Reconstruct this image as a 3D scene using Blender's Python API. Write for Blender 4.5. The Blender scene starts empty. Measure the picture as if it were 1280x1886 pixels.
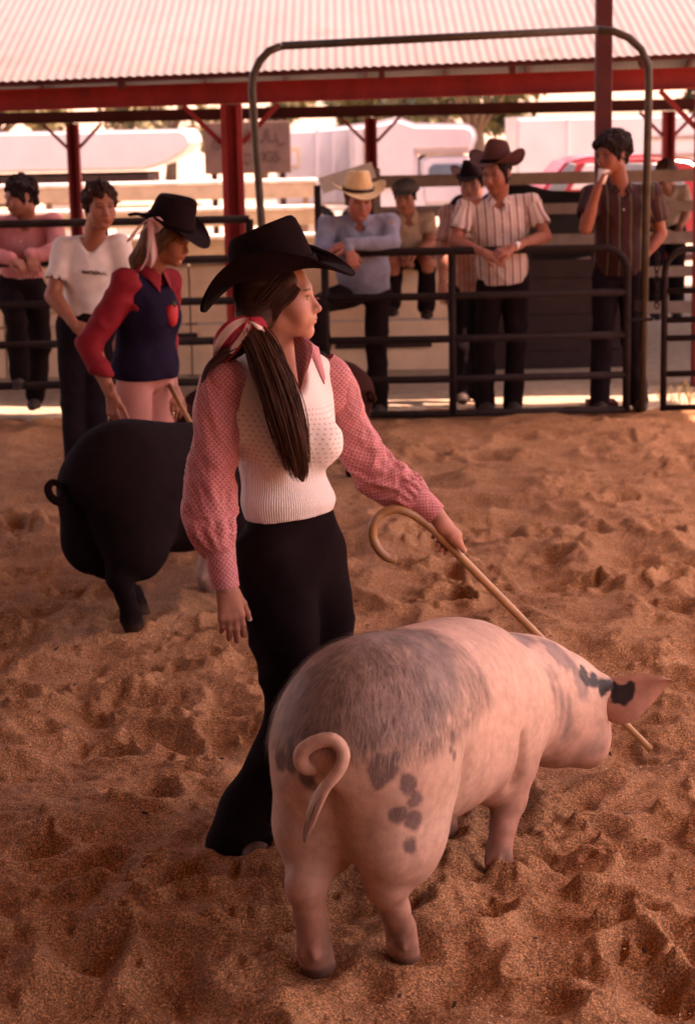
import bpy, bmesh, math, random
import numpy as np
from mathutils import Vector, Matrix

random.seed(7)
RNG = np.random.default_rng(7)
scene = bpy.context.scene
COL = scene.collection

# ------------------------------------------------------------------ camera
FOCAL, PITCH, ROLL, EYE = 3500.0, math.atan(711 / 3500), math.radians(-1.2), 1.91
CF = np.array([0, math.cos(PITCH), -math.sin(PITCH)])
_r0 = np.array([1.0, 0, 0]); _u0 = np.cross(_r0, CF)
CR = math.cos(ROLL) * _r0 + math.sin(ROLL) * _u0
CU = -math.sin(ROLL) * _r0 + math.cos(ROLL) * _u0
CAMPOS = np.array([0, 0, EYE])
cam_data = bpy.data.cameras.new('camera')
cam = bpy.data.objects.new('camera', cam_data)
COL.objects.link(cam)
cam.matrix_world = Matrix(((CR[0], CU[0], -CF[0], 0), (CR[1], CU[1], -CF[1], 0), (CR[2], CU[2], -CF[2], EYE), (0, 0, 0, 1)))
cam_data.sensor_fit = 'VERTICAL'
cam_data.sensor_height = 36.0
cam_data.sensor_width = 24.0
cam_data.lens = 36.0 * FOCAL / 1886
cam_data.clip_start = 0.1
cam_data.clip_end = 3000
cam_data.dof.use_dof = True
cam_data.dof.focus_distance = 4.9
cam_data.dof.aperture_fstop = 5.4
scene.camera = cam

# ------------------------------------------------------------------ sky, sun, exposure
SUN_EL = math.radians(60)
SUN_DIR = np.array([1.0, -0.04, 0.0]); SUN_DIR /= np.linalg.norm(SUN_DIR)
SUN_VEC = SUN_DIR * math.cos(SUN_EL) + np.array([0, 0, math.sin(SUN_EL)])
world = bpy.data.worlds.new('World')
scene.world = world
world.use_nodes = True
wn = world.node_tree
sky = wn.nodes.new('ShaderNodeTexSky')
sky.sky_type = 'NISHITA'
sky.sun_disc = False
sky.sun_elevation = SUN_EL
sky.sun_rotation = math.atan2(SUN_DIR[0], SUN_DIR[1])
sky.dust_density = 3.0
sky.air_density = 1.0
sky.ozone_density = 0.6
wn.links.new(sky.outputs[0], wn.nodes['Background'].inputs[0])
wn.nodes['Background'].inputs[1].default_value = 0.15
sun_data = bpy.data.lights.new('sun', 'SUN')
sun_data.energy = 4.0
sun_data.angle = math.radians(0.53)
sun_data.color = (1.0, 0.90, 0.78)
sun = bpy.data.objects.new('sun', sun_data)
COL.objects.link(sun)
sun.location = (8, 0, 14)
sun.rotation_euler = Vector(SUN_VEC).to_track_quat('Z', 'Y').to_euler()
vs = scene.view_settings
vs.view_transform = 'Standard'
vs.look = 'None'
vs.gamma = 1.0
vs.use_curve_mapping = False
vs.exposure = 1.9
vs.use_white_balance = True
vs.white_balance_temperature = 9600
vs.white_balance_tint = 54
scene.cycles.use_denoising = True
scene.cycles.max_bounces = 8
scene.cycles.diffuse_bounces = 5
scene.cycles.glossy_bounces = 3
scene.cycles.transmission_bounces = 4
scene.cycles.sample_clamp_indirect = 6.0
scene.cycles.caustics_reflective = False
scene.cycles.caustics_refractive = False


# ------------------------------------------------------------------ vectors, points by sight line
def V(*a):
    return np.array(a if len(a) > 1 else a[0], float)

def ray(x, y):
    return CF + CR * (x - 640) / FOCAL + CU * (943 - y) / FOCAL

def at(x, y, Y):
    d = ray(x, y)
    return CAMPOS + d * (Y / d[1])

def gp(x, y, z=0.0):
    d = ray(x, y)
    return CAMPOS + d * ((z - EYE) / d[2])

def unit(v):
    v = np.asarray(v, float)
    n = np.linalg.norm(v)
    return v / n if n > 1e-9 else v

def rotz(a):
    c, s = math.cos(a), math.sin(a)
    return np.array([[c, -s, 0], [s, c, 0], [0, 0, 1]])

def rotaxis(axis, a):
    axis = unit(axis)
    K = np.array([[0, -axis[2], axis[1]], [axis[2], 0, -axis[0]], [-axis[1], axis[0], 0]])
    return np.eye(3) + math.sin(a) * K + (1 - math.cos(a)) * (K @ K)

_tab = RNG.random((256, 256)).astype(np.float32) * 2 - 1
_tab3 = RNG.random((64, 64, 64)).astype(np.float32) * 2 - 1

def noise2(x, y):
    xi = np.floor(x).astype(int); yi = np.floor(y).astype(int)
    fx = x - xi; fy = y - yi
    fx = fx * fx * (3 - 2 * fx); fy = fy * fy * (3 - 2 * fy)
    a = _tab[xi % 256, yi % 256]; b = _tab[(xi + 1) % 256, yi % 256]
    c = _tab[xi % 256, (yi + 1) % 256]; d = _tab[(xi + 1) % 256, (yi + 1) % 256]
    return (a * (1 - fx) + b * fx) * (1 - fy) + (c * (1 - fx) + d * fx) * fy

def noise3(p):
    p = np.asarray(p)
    i = np.floor(p).astype(int); f = p - i; f = f * f * (3 - 2 * f)
    x, y, z = i[..., 0], i[..., 1], i[..., 2]; fx, fy, fz = f[..., 0], f[..., 1], f[..., 2]
    def t(a, b, c):
        return _tab3[(x + a) % 64, (y + b) % 64, (z + c) % 64]
    c00 = t(0, 0, 0) * (1 - fx) + t(1, 0, 0) * fx; c10 = t(0, 1, 0) * (1 - fx) + t(1, 1, 0) * fx
    c01 = t(0, 0, 1) * (1 - fx) + t(1, 0, 1) * fx; c11 = t(0, 1, 1) * (1 - fx) + t(1, 1, 1) * fx
    return (c00 * (1 - fy) + c10 * fy) * (1 - fz) + (c01 * (1 - fy) + c11 * fy) * fz


# ------------------------------------------------------------------ objects
def tag(o, label=None, cat=None, group=None, kind=None):
    if label: o['label'] = label
    if cat: o['category'] = cat
    if group: o['group'] = group
    if kind: o['kind'] = kind
    return o

def empty(name, loc=(0, 0, 0), label=None, cat=None, group=None):
    o = bpy.data.objects.new(name, None)
    COL.objects.link(o)
    o.location = [float(c) for c in loc]
    o.empty_display_size = 0.1
    return tag(o, label, cat, group)

def mesh_data(name, verts, faces, smooth=True, uv=None, col=None, pat=None):
    me = bpy.data.meshes.new(name)
    verts = np.asarray(verts, np.float32)
    if isinstance(faces, np.ndarray):
        n, k = faces.shape
        me.vertices.add(len(verts)); me.vertices.foreach_set('co', verts.ravel())
        me.loops.add(n * k); me.loops.foreach_set('vertex_index', faces.astype(np.int32).ravel())
        me.polygons.add(n); me.polygons.foreach_set('loop_start', np.arange(0, n * k, k, dtype=np.int32))
        me.update(calc_edges=True)
    else:
        me.from_pydata([tuple(float(c) for c in v) for v in verts], [], [tuple(int(i) for i in f) for f in faces])
        me.update()
    me.validate()
    if smooth:
        me.polygons.foreach_set('use_smooth', np.ones(len(me.polygons), bool))
    if col is not None:
        a = me.attributes.new('tone', 'FLOAT_COLOR', 'POINT')
        c = np.ones((len(verts), 4), np.float32); c[:, :3] = col
        a.data.foreach_set('color', c.ravel())
    if pat is not None:
        a = me.attributes.new('pat', 'FLOAT_VECTOR', 'POINT')
        a.data.foreach_set('vector', np.asarray(pat, np.float32).ravel())
    return me

def obj(name, me, mat, parent=None, loc=None, **kw):
    o = bpy.data.objects.new(name, me)
    COL.objects.link(o)
    if mat is not None and not me.materials:
        me.materials.append(mat)
    if parent is not None:
        o.parent = parent
        # mesh coordinates are given in world space for children without a location
        if loc is None:
            o.matrix_parent_inverse = Matrix.Translation(-Vector(parent.location)) if parent.type == 'EMPTY' else Matrix.Identity(4)
    if loc is not None:
        o.location = [float(c) for c in loc]
    return tag(o, **kw)

class MB:
    """collects boxes, tubes and lofts into one mesh"""
    def __init__(s):
        s.v = []; s.f = []; s.p = []
    def add(s, v, f, p=None):
        b = len(s.v)
        s.v += [tuple(map(float, q)) for q in v]
        s.f += [tuple(int(i) + b for i in q) for q in f]
        s.p += [tuple(map(float, q)) for q in (p if p is not None else v)]
        return s
    def box(s, c, size, R=None, bevel=0.0):
        hx, hy, hz = [q / 2 for q in size]
        if bevel:
            b = min(bevel, hx * .45, hy * .45, hz * .45)
            vs_, fs_ = [], []
            bm = bmesh.new(); bmesh.ops.create_cube(bm, size=1)
            for v in bm.verts: v.co = Vector((v.co.x * 2 * hx, v.co.y * 2 * hy, v.co.z * 2 * hz))
            bmesh.ops.bevel(bm, geom=bm.edges[:], offset=b, segments=1, affect='EDGES')
            bm.verts.index_update()
            vv = np.array([tuple(v.co) for v in bm.verts]); ff = [[v.index for v in f.verts] for f in bm.faces]
            bm.free()
        else:
            vv = np.array([(x, y, z) for x in (-hx, hx) for y in (-hy, hy) for z in (-hz, hz)])
            ff = [(0, 1, 3, 2), (4, 6, 7, 5), (0, 4, 5, 1), (2, 3, 7, 6), (0, 2, 6, 4), (1, 5, 7, 3)]
        if R is not None: vv = vv @ np.asarray(R).T
        return s.add(vv + V(c), ff)
    def beam(s, a, b, w, h, up=(0, 0, 1), bevel=0.0):
        a, b = V(a), V(b); d = unit(b - a); sd = unit(np.cross(d, V(up)))
        if np.linalg.norm(np.cross(d, V(up))) < 1e-6: sd = V(1, 0, 0)
        u = np.cross(sd, d)
        return s.box((a + b) / 2, (np.linalg.norm(b - a), w, h), np.stack([d, sd, u], 1), bevel)
    def tube(s, pts, r, n=10, cap=True, flat=None):
        v, f, p = tube_geo(pts, r, n, cap, flat)
        return s.add(v, f, p)
    def mesh(s, name, smooth=False, **kw):
        return mesh_data(name, s.v, s.f, smooth, pat=s.p, **kw)
    def build(s, name, mat, parent=None, smooth=False, **kw):
        return obj(name, s.mesh(name, smooth), mat, parent, **kw)

def spline(P, n):
    """Catmull-Rom through rows of P, n samples"""
    P = np.asarray(P, float)
    if len(P) == 2:
        t = np.linspace(0, 1, n)[:, None]; return P[0] * (1 - t) + P[1] * t
    Q = np.vstack([2 * P[0] - P[1], P, 2 * P[-1] - P[-2]])
    t = np.linspace(0, len(P) - 1 - 1e-9, n); i = t.astype(int); u = (t - i)[:, None]
    a, b, c, d = Q[i], Q[i + 1], Q[i + 2], Q[i + 3]
    return 0.5 * ((2 * b) + (c - a) * u + (2 * a - 5 * b + 4 * c - d) * u ** 2 + (3 * b - a - 3 * c + d) * u ** 3)

def frames(C, ref=None):
    T = np.gradient(C, axis=0); T /= np.linalg.norm(T, axis=1)[:, None] + 1e-12
    if ref is None: ref = V(0, 0, 1) if abs(T[0][2]) < .9 else V(1, 0, 0)
    N = np.zeros_like(C); n = V(ref) - T[0] * (V(ref) @ T[0]); N[0] = unit(n)
    for i in range(1, len(C)):
        n = N[i - 1] - T[i] * (N[i - 1] @ T[i]); N[i] = unit(n)
    return T, N, np.cross(T, N)

def tube_geo(pts, r, n=10, cap=True, flat=None, ref=None, disp=None):
    C = np.asarray(pts, float); m = len(C)
    r = np.broadcast_to(np.asarray(r, float), (m,)) if np.ndim(r) <= 1 else np.asarray(r)
    ra = r if r.ndim == 1 else r[:, 0]; rb = r if r.ndim == 1 else r[:, 1]
    if flat is not None: rb = rb * flat
    T, N, B = frames(C, ref)
    th = np.linspace(0, 2 * math.pi, n, endpoint=False)
    L = np.concatenate([[0], np.cumsum(np.linalg.norm(np.diff(C, axis=0), axis=1))])
    k = np.ones((m, n)) if disp is None else disp(L[:, None] / max(L[-1], 1e-9) + 0 * th, th + 0 * L[:, None])
    v = C[:, None] + N[:, None] * (ra[:, None] * k * np.cos(th))[..., None] + B[:, None] * (rb[:, None] * k * np.sin(th))[..., None]
    rm = (np.mean(ra) + np.mean(rb)) / 2
    p = np.stack([(th * rm) + 0 * L[:, None], L[:, None] + 0 * th, 0 * L[:, None] + 0 * th], -1)
    v = v.reshape(-1, 3); p = p.reshape(-1, 3)
    i = np.arange(m - 1)[:, None] * n; j = np.arange(n)[None]; j2 = (j + 1) % n
    f = np.stack([i + j, i + j2, i + n + j2, i + n + j], -1).reshape(-1, 4).tolist()
    if cap:
        f.append(list(range(n))[::-1]); f.append(list(range((m - 1) * n, m * n)))
    return v, f, p


# ------------------------------------------------------------------ implicit surfaces (smooth unions of cones and ellipsoids, meshed by surface nets)
class Field:
    def __init__(s, lo, hi, h):
        s.lo = V(lo); s.h = h
        s.n = np.ceil((V(hi) - s.lo) / h).astype(int) + 1
        s.f = np.full(tuple(s.n), 0.5, np.float32)
    def _sub(s, lo, hi):
        a = np.maximum(np.floor((V(lo) - s.lo) / s.h).astype(int), 0)
        b = np.minimum(np.ceil((V(hi) - s.lo) / s.h).astype(int) + 1, s.n)
        if np.any(b <= a): return None, None
        sl = tuple(slice(i, j) for i, j in zip(a, b))
        ax = [(s.lo[k] + s.h * np.arange(a[k], b[k])).astype(np.float32) for k in range(3)]
        return sl, np.stack(np.meshgrid(*ax, indexing='ij'), -1)
    def _mix(s, sl, d, k, op):
        o = s.f[sl]
        if op == 'u':
            if k > 0:
                q = np.maximum(k - np.abs(o - d), 0) / k
                s.f[sl] = np.minimum(o, d) - q * q * k * .25
            else: s.f[sl] = np.minimum(o, d)
        else:
            d = -d
            if k > 0:
                q = np.maximum(k - np.abs(o - d), 0) / k
                s.f[sl] = np.maximum(o, d) + q * q * k * .25
            else: s.f[sl] = np.maximum(o, d)
    def cone(s, a, b, ra, rb=None, k=.02, flat=None, op='u'):
        a, b = V(a), V(b); rb = ra if rb is None else rb
        m = max(ra, rb) * (1.0 if flat is None else max(1, flat[1])) + k + 2 * s.h
        sl, P = s._sub(np.minimum(a, b) - m, np.maximum(a, b) + m)
        if sl is None: return s
        ab = (b - a); L2 = ab @ ab + 1e-12
        q = P - a.astype(np.float32)
        t = np.clip(q @ ab.astype(np.float32) / np.float32(L2), 0, 1)
        q = q - t[..., None] * ab.astype(np.float32)
        if flat is not None:
            n = unit(flat[0]).astype(np.float32); q = q + n * ((q @ n) * np.float32(1 / flat[1] - 1))[..., None]
        d = np.sqrt((q * q).sum(-1)) - (ra + (rb - ra) * t)
        if flat is not None: d = d * min(1.0, flat[1] * 1.3)
        s._mix(sl, d.astype(np.float32), k, op); return s
    def chain(s, pts, rs, k=.02, flat=None):
        for i in range(len(pts) - 1): s.cone(pts[i], pts[i + 1], rs[i], rs[i + 1], k, flat)
        return s
    def ell(s, c, r, R=None, k=.02, op='u'):
        c = V(c); r = V(r); m = max(r) + k + 2 * s.h
        sl, P = s._sub(c - m, c + m)
        if sl is None: return s
        q = P - c.astype(np.float32)
        if R is not None: q = q @ np.asarray(R, np.float32)
        a = q / r.astype(np.float32); k0 = np.sqrt((a * a).sum(-1)); b = a / r.astype(np.float32); k1 = np.sqrt((b * b).sum(-1)) + 1e-6
        s._mix(sl, (k0 * (k0 - 1) / k1).astype(np.float32), k, op); return s
    def cut(s, p, n, k=0.0):
        """remove the side the normal points to"""
        n = unit(n)
        ax = [(s.lo[q] + s.h * np.arange(s.n[q])).astype(np.float32) for q in range(3)]
        d = (ax[0][:, None, None] - p[0]) * n[0] + (ax[1][None, :, None] - p[1]) * n[1] + (ax[2][None, None, :] - p[2]) * n[2]
        s.f = np.maximum(s.f, d.astype(np.float32)); return s
    def mesh(s, smooth=1):
        f = s.f; f[0] = f[-1] = .1; f[:, 0] = f[:, -1] = .1; f[:, :, 0] = f[:, :, -1] = .1
        g = f < 0
        nx, ny, nz = f.shape
        cnt = np.zeros((nx - 1, ny - 1, nz - 1), np.int8)
        for a in (0, 1):
            for b in (0, 1):
                for c in (0, 1): cnt += g[a:nx - 1 + a, b:ny - 1 + b, c:nz - 1 + c]
        act = np.argwhere((cnt > 0) & (cnt < 8))
        idx = np.full(cnt.shape, -1, np.int32); idx[tuple(act.T)] = np.arange(len(act))
        acc = np.zeros((len(act), 3)); num = np.zeros(len(act))
        corners = [(a, b, c) for a in (0, 1) for b in (0, 1) for c in (0, 1)]
        val = {q: f[act[:, 0] + q[0], act[:, 1] + q[1], act[:, 2] + q[2]].astype(float) for q in corners}
        for q in corners:
            for ax in range(3):
                if q[ax]: continue
                w = list(q); w[ax] = 1; w = tuple(w)
                x, y = val[q], val[w]; mk = (x < 0) != (y < 0)
                t = np.where(mk, x / np.where(mk, x - y, 1), 0)
                pnt = np.array(q, float) + np.zeros((len(act), 3)); pnt[:, ax] += t
                acc[mk] += pnt[mk]; num[mk] += 1
        v = (act + acc / num[:, None]) * s.h + s.lo
        F_ = []
        for ax in range(3):
            o1, o2 = [(1, 2), (2, 0), (0, 1)][ax]
            sa = [slice(1, -1)] * 3; sb = [slice(1, -1)] * 3
            sa[ax] = slice(0, f.shape[ax] - 1); sb[ax] = slice(1, f.shape[ax])
            e = g[tuple(sa)] != g[tuple(sb)]
            pos = np.argwhere(e); base = pos.copy()
            for q in range(3):
                if q != ax: base[:, q] += 1
            inside = g[tuple(base.T)]
            d1 = np.zeros(3, int); d1[o1] = 1; d2 = np.zeros(3, int); d2[o2] = 1
            quad = np.stack([idx[tuple((base - d1 - d2).T)], idx[tuple((base - d2).T)], idx[tuple(base.T)], idx[tuple((base - d1).T)]], 1)
            quad[~inside] = quad[~inside][:, ::-1]
            F_.append(quad)
        F_ = np.concatenate(F_); F_ = F_[(F_ >= 0).all(1)]
        for _ in range(smooth): v = relax(v, F_)
        return v, F_

def relax(v, f, w=.5):
    s = np.zeros_like(v); c = np.zeros(len(v))
    for i in range(f.shape[1]):
        a, b = f[:, i], f[:, (i + 1) % f.shape[1]]
        for d in range(3): s[:, d] += np.bincount(a, v[b, d], len(v)) + np.bincount(b, v[a, d], len(v))
        c += np.bincount(a, minlength=len(v)) + np.bincount(b, minlength=len(v))
    return v * (1 - w) + w * s / np.maximum(c, 1)[:, None]

def normals(v, f):
    n = np.cross(v[f[:, 2]] - v[f[:, 0]], v[f[:, 3 % f.shape[1]]] - v[f[:, 1]])
    o = np.zeros_like(v)
    for i in range(f.shape[1]):
        for d in range(3): o[:, d] += np.bincount(f[:, i], n[:, d], len(v))
    return o / (np.linalg.norm(o, axis=1)[:, None] + 1e-12)

def join(*parts):
    vs_, fs_, b = [], [], 0
    for v, f in parts:
        f = np.asarray(f); vs_.append(np.asarray(v)); fs_.append(f + b); b += len(v)
    return np.concatenate(vs_), np.concatenate(fs_)


# ------------------------------------------------------------------ materials
class NT:
    def __init__(s, name, rough=.7, spec=.3):
        s.m = bpy.data.materials.new(name); s.m.use_nodes = True
        s.t = s.m.node_tree; s.b = s.t.nodes['Principled BSDF']
        s.b.inputs['Roughness'].default_value = rough
        s.b.inputs['Specular IOR Level'].default_value = spec
    def n(s, kind, **kw):
        o = s.t.nodes.new('ShaderNode' + kind)
        for k, v in kw.items():
            if k in o.inputs: o.inputs[k].default_value = v
            else: setattr(o, k, v)
        return o
    def l(s, a, b): s.t.links.new(a, b)
    def coord(s, which='Object'): return s.n('TexCoord').outputs[which]
    def attr(s, name, out='Vector'): return s.n('Attribute', attribute_name=name).outputs[out]
    def noise(s, vec, scale, detail=4, rough=.55):
        o = s.n('TexNoise', Scale=scale, Detail=detail, Roughness=rough); s.l(vec, o.inputs['Vector']); return o.outputs['Fac']
    def ramp(s, fac, stops):
        o = s.n('ValToRGB'); e = o.color_ramp.elements
        while len(e) < len(stops): e.new(.5)
        for q, (p, c) in zip(e, stops): q.position = p; q.color = (*c, 1) if len(c) == 3 else c
        s.l(fac, o.inputs[0]); return o.outputs[0]
    def mix(s, fac, a, b, mode='MIX'):
        o = s.n('Mix', data_type='RGBA', blend_type=mode)
        for sock, v in ((o.inputs[0], fac), (o.inputs[6], a), (o.inputs[7], b)):
            if hasattr(v, 'is_output'): s.l(v, sock)
            else: sock.default_value = v if not isinstance(v, tuple) else ((*v, 1) if len(v) == 3 else v)
        return o.outputs[2]
    def math(s, op, a, b=None):
        o = s.n('Math', operation=op)
        for i, v in enumerate((a, b)):
            if v is None: continue
            if hasattr(v, 'is_output'): s.l(v, o.inputs[i])
            else: o.inputs[i].default_value = v
        return o.outputs[0]
    def base(s, c):
        if hasattr(c, 'is_output'): s.l(c, s.b.inputs['Base Color'])
        else: s.b.inputs['Base Color'].default_value = (*c, 1)
        return s
    def bump(s, h, strength=.3, dist=.01):
        o = s.n('Bump', Strength=strength, Distance=dist); s.l(h, o.inputs['Height']); s.l(o.outputs[0], s.b.inputs['Normal']); return s

def plain(name, c, rough=.7, var=.18, scale=6, bump=0.0, bscale=60, metal=0.0, spec=.3, bdist=.004):
    """a colour with soft uneven wear and a fine relief"""
    t = NT(name, rough, spec); co = t.coord()
    f = t.noise(co, scale, 5)
    lo = tuple(q * (1 - var) for q in c); hi = tuple(min(1, q * (1 + var)) for q in c)
    t.base(t.ramp(f, [(.3, lo), (.7, hi)]))
    t.b.inputs['Metallic'].default_value = metal
    if bump: t.bump(t.noise(co, bscale, 3), bump, bdist)
    return t.m

def toned(name, rough=.55, bump=.1, bscale=150, var=.12, vscale=25, spec=.35, sss=0.0):
    """colour from the per-vertex tone of the thing, with fine mottling"""
    t = NT(name, rough, spec); co = t.coord()
    a = t.attr('tone', 'Color')
    f = t.noise(co, vscale, 4)
    t.base(t.mix(1.0, a, t.ramp(f, [(.3, (1 - var,) * 3), (.7, (1 + var,) * 3)]), 'MULTIPLY'))
    t.bump(t.noise(co, bscale, 3), bump, .002)
    if sss:
        t.b.inputs['Subsurface Weight'].default_value = sss
        t.b.inputs['Subsurface Radius'].default_value = (.012, .004, .002)
        t.b.inputs['Subsurface Scale'].default_value = 1.0
    return t.m

M = {}

# ------------------------------------------------------------------ ground
def ground_h(x, y):
    """lumpy trodden sand, deep prints in the ring, smoother past the fence"""
    x = np.asarray(x, float); y = np.asarray(y, float)
    w = np.clip((13.4 - y) / 1.2, 0, 1) * np.clip((y + 2) / 3, 0, 1)
    wx = x + .07 * noise2(x * 3.1 + 40, y * 3.1); wy = y + .07 * noise2(x * 3.1, y * 3.1 + 90)
    a = 1 - np.abs(noise2(wx * 2.3 + 11, wy * 2.3 + 5))
    b = 1 - np.abs(noise2(wx * 4.7 + 31, wy * 4.7 + 17))
    ux = wx + .03 * noise2(x * 9 + 4, y * 9); uy = wy + .03 * noise2(x * 9, y * 9 + 8)
    c = 1 - np.abs(noise2(ux * 9.5 + 61, uy * 9.5 + 37))
    d = 1 - np.abs(noise2(ux * 21 + 7, uy * 21 + 71))
    patch_ = np.clip(.55 + .9 * noise2(x * 1.7 + 50, y * 1.7 + 20), .15, 1.2)
    h = .070 * (a - .62) + .044 * (b - .6) + .030 * noise2(x * 1.1 + 3, y * 1.1)
    h += patch_ * (.010 * (c - .6) + .0045 * (d - .6)) + .004 * noise2(ux * 30, uy * 30) * patch_ + .0035 * noise2(x * 62, y * 62)
    return (h - .006) * w + (1 - w) * .012 * noise2(x * 1.5, y * 1.5) * (np.abs(y) < 60)

_fp = np.random.default_rng(3)
PRINTS = [( _fp.uniform(-1.6, 1.6) * (y_ / 7 + .35), y_, _fp.uniform(.055, .13), _fp.uniform(.045, .085), _fp.uniform(.016, .050), _fp.uniform(0, 6.28)) for y_ in 3.3 + 9.0 * _fp.random(330) ** 1.2]

_hd = math.radians(65); _f = (math.cos(_hd), math.sin(_hd)); _l = (-_f[1], _f[0])
FEET = [(.168 + _f[0] * a + _l[0] * b, 4.47 + _f[1] * a + _l[1] * b) for a, b in ((-.435, .084), (-.315, -.084), (.395, .118), (.235, -.118))]
FEET += [tuple(gp(450, 1576)[:2]), tuple(gp(225, 1166)[:2])]

def build_ground():
    ys = [-300, -120, -50, -20, -8, -3, 0, 1.2, 2, 2.5, 2.9, 3.2]
    y = 3.35
    while y < 14.5:
        ys.append(y); y += max(.0095, y * .0026)
    ys += list(np.geomspace(14.6, 900, 60))
    ys = np.array(ys)
    core = np.linspace(-1, 1, 430)
    outer = np.array([1.15, 1.5, 2.2, 4, 8, 20, 60, 200])
    u = np.concatenate([-outer[::-1], core, outer])
    half = .225 * np.maximum(ys, 3.3) + .45
    X = u[None] * half[:, None]; Y = ys[:, None] + 0 * X
    Z = ground_h(X, Y)
    for (px_, py_, ra, rb, dp, an) in PRINTS:
        i0, i1 = np.searchsorted(ys, [py_ - .28, py_ + .28])
        hh = half[(i0 + i1) // 2 if i1 > i0 else i0]
        j0, j1 = np.searchsorted(u, [(px_ - .3) / hh, (px_ + .3) / hh])
        if i1 <= i0 or j1 <= j0: continue
        dx = X[i0:i1, j0:j1] - px_; dy = Y[i0:i1, j0:j1] - py_
        c, s = math.cos(an), math.sin(an)
        gx, gy = X[i0:i1, j0:j1], Y[i0:i1, j0:j1]
        q = ((dx * c + dy * s) / ra) ** 2 + ((-dx * s + dy * c) / rb) ** 2
        q = q * np.clip(1 + .55 * noise2(gx * 14 + 3, gy * 14) + .3 * noise2(gx * 33, gy * 33 + 9), .3, 2)
        Z[i0:i1, j0:j1] += dp * (-np.exp(-q * 1.1) + .55 * np.exp(-((np.sqrt(q) - 1.55) ** 2) * 4.5))
    for (fx_, fy_) in FEET:                                     # sand pushed up round sunken feet
        i0, i1 = np.searchsorted(ys, [fy_ - .2, fy_ + .2]); d_ = np.hypot(X[i0:i1] - fx_, Y[i0:i1] - fy_)
        rim_ = 1 + .5 * noise2(X[i0:i1] * 17, Y[i0:i1] * 17)
        Z[i0:i1] = Z[i0:i1] * (1 - .8 * np.exp(-(d_ / .10) ** 2)) + .024 * rim_ * np.exp(-((d_ - .095) / .036) ** 2) - .006 * np.exp(-(d_ / .05) ** 2)
    n, m = X.shape
    v = np.stack([X, Y, Z], -1).reshape(-1, 3)
    i = (np.arange(n - 1)[:, None] * m + np.arange(m - 1)[None]).ravel()
    f = np.stack([i, i + 1, i + m + 1, i + m], 1)
    t = NT('sand', .92, .12); co = t.coord()
    big = t.noise(co, 1.7, 5); mid = t.noise(co, 9, 5, .6); grain = t.noise(co, 170, 2, .7)
    c1 = t.ramp(big, [(.32, (.240, .118, .059)), (.68, (.335, .175, .092))])
    c2 = t.mix(.55, c1, t.ramp(mid, [(.3, (.205, .095, .047)), (.7, (.38, .210, .114))]))
    c3 = t.mix(.75, c2, t.ramp(grain, [(.30, (.35, .32, .30)), (.50, (1, 1, 1)), (.66, (2.7, 2.5, 2.2))]), 'MULTIPLY')
    vor = t.n('TexVoronoi', Scale=95.0, feature='F1'); t.l(co, vor.inputs['Vector'])
    chip = t.ramp(vor.outputs['Distance'], [(.10, (1, 1, 1)), (.16, (0, 0, 0))])
    rnd = t.n('SeparateColor'); t.l(vor.outputs['Color'], rnd.inputs[0])
    sel = t.math('MULTIPLY', chip, t.math('GREATER_THAN', rnd.outputs[0], .80))
    sy = t.n('SeparateXYZ'); t.l(co, sy.inputs[0])
    edge = t.math('ADD', sy.outputs[1], t.math('MULTIPLY', t.noise(co, 4, 4), .5))
    out = t.math('GREATER_THAN', edge, 13.02)                     # dirt outside the ring, paled to put the sunlit strip's brightness into colour
    c4 = t.mix(sel, c3, (.62, .42, .25))
    t.base(t.mix(out, c4, t.ramp(mid, [(.3, (.40, .31, .22)), (.7, (.55, .45, .34))])))
    h = t.math('ADD', t.math('MULTIPLY', t.noise(co, 70, 4, .65), .6), t.math('MULTIPLY', grain, .5))
    t.bump(h, .95, .013)
    g = obj('ground', mesh_data('ground', v, f), t.m, kind='structure')
    return g
build_ground()

# scattered wood shavings and dark bits on the sand: nobody could count them
def build_litter(name, n, mat, s0, s1, seed, label):
    r = np.random.default_rng(seed)
    y = 3.5 + 8.5 * r.random(n) ** 1.7; x = r.uniform(-1, 1, n) * (.2 * y + .2)
    z = ground_h(x, y)
    mb_v, mb_f = [], []
    for i in range(n):
        s = r.uniform(s0, s1); a = r.uniform(0, 6.28)
        R = rotz(a) @ rotaxis(V(1, 0, 0), r.uniform(-.6, .6)) @ rotaxis(V(0, 1, 0), r.uniform(-.6, .6))
        q = np.array([(-s, -s * .4, 0), (s, -s * .5, s * .15), (s * .9, s * .4, 0), (-s * .8, s * .5, s * .2), (0, 0, s * .35)]) @ R.T + V(x[i], y[i], z[i] + .004)
        b = len(mb_v) * 5
        mb_v.append(q); mb_f += [(b, b + 1, b + 4), (b + 1, b + 2, b + 4), (b + 2, b + 3, b + 4), (b + 3, b, b + 4)]
    return obj(name, mesh_data(name, np.concatenate(mb_v), np.array(mb_f), False), mat, label=label, cat='litter', kind='stuff')
M['chip'] = plain('pale_chip', (.58, .40, .24), .8)
M['darkbit'] = plain('dark_bit', (.06, .035, .025), .9)
build_litter('wood_shavings', 7000, M['chip'], .0015, .0042, 5, 'pale wood shavings strewn over the brown ring sand')
build_litter('dark_crumbs', 420, M['darkbit'], .004, .012, 6, 'dark crumbs of dung and bark strewn over the ring sand')

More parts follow.
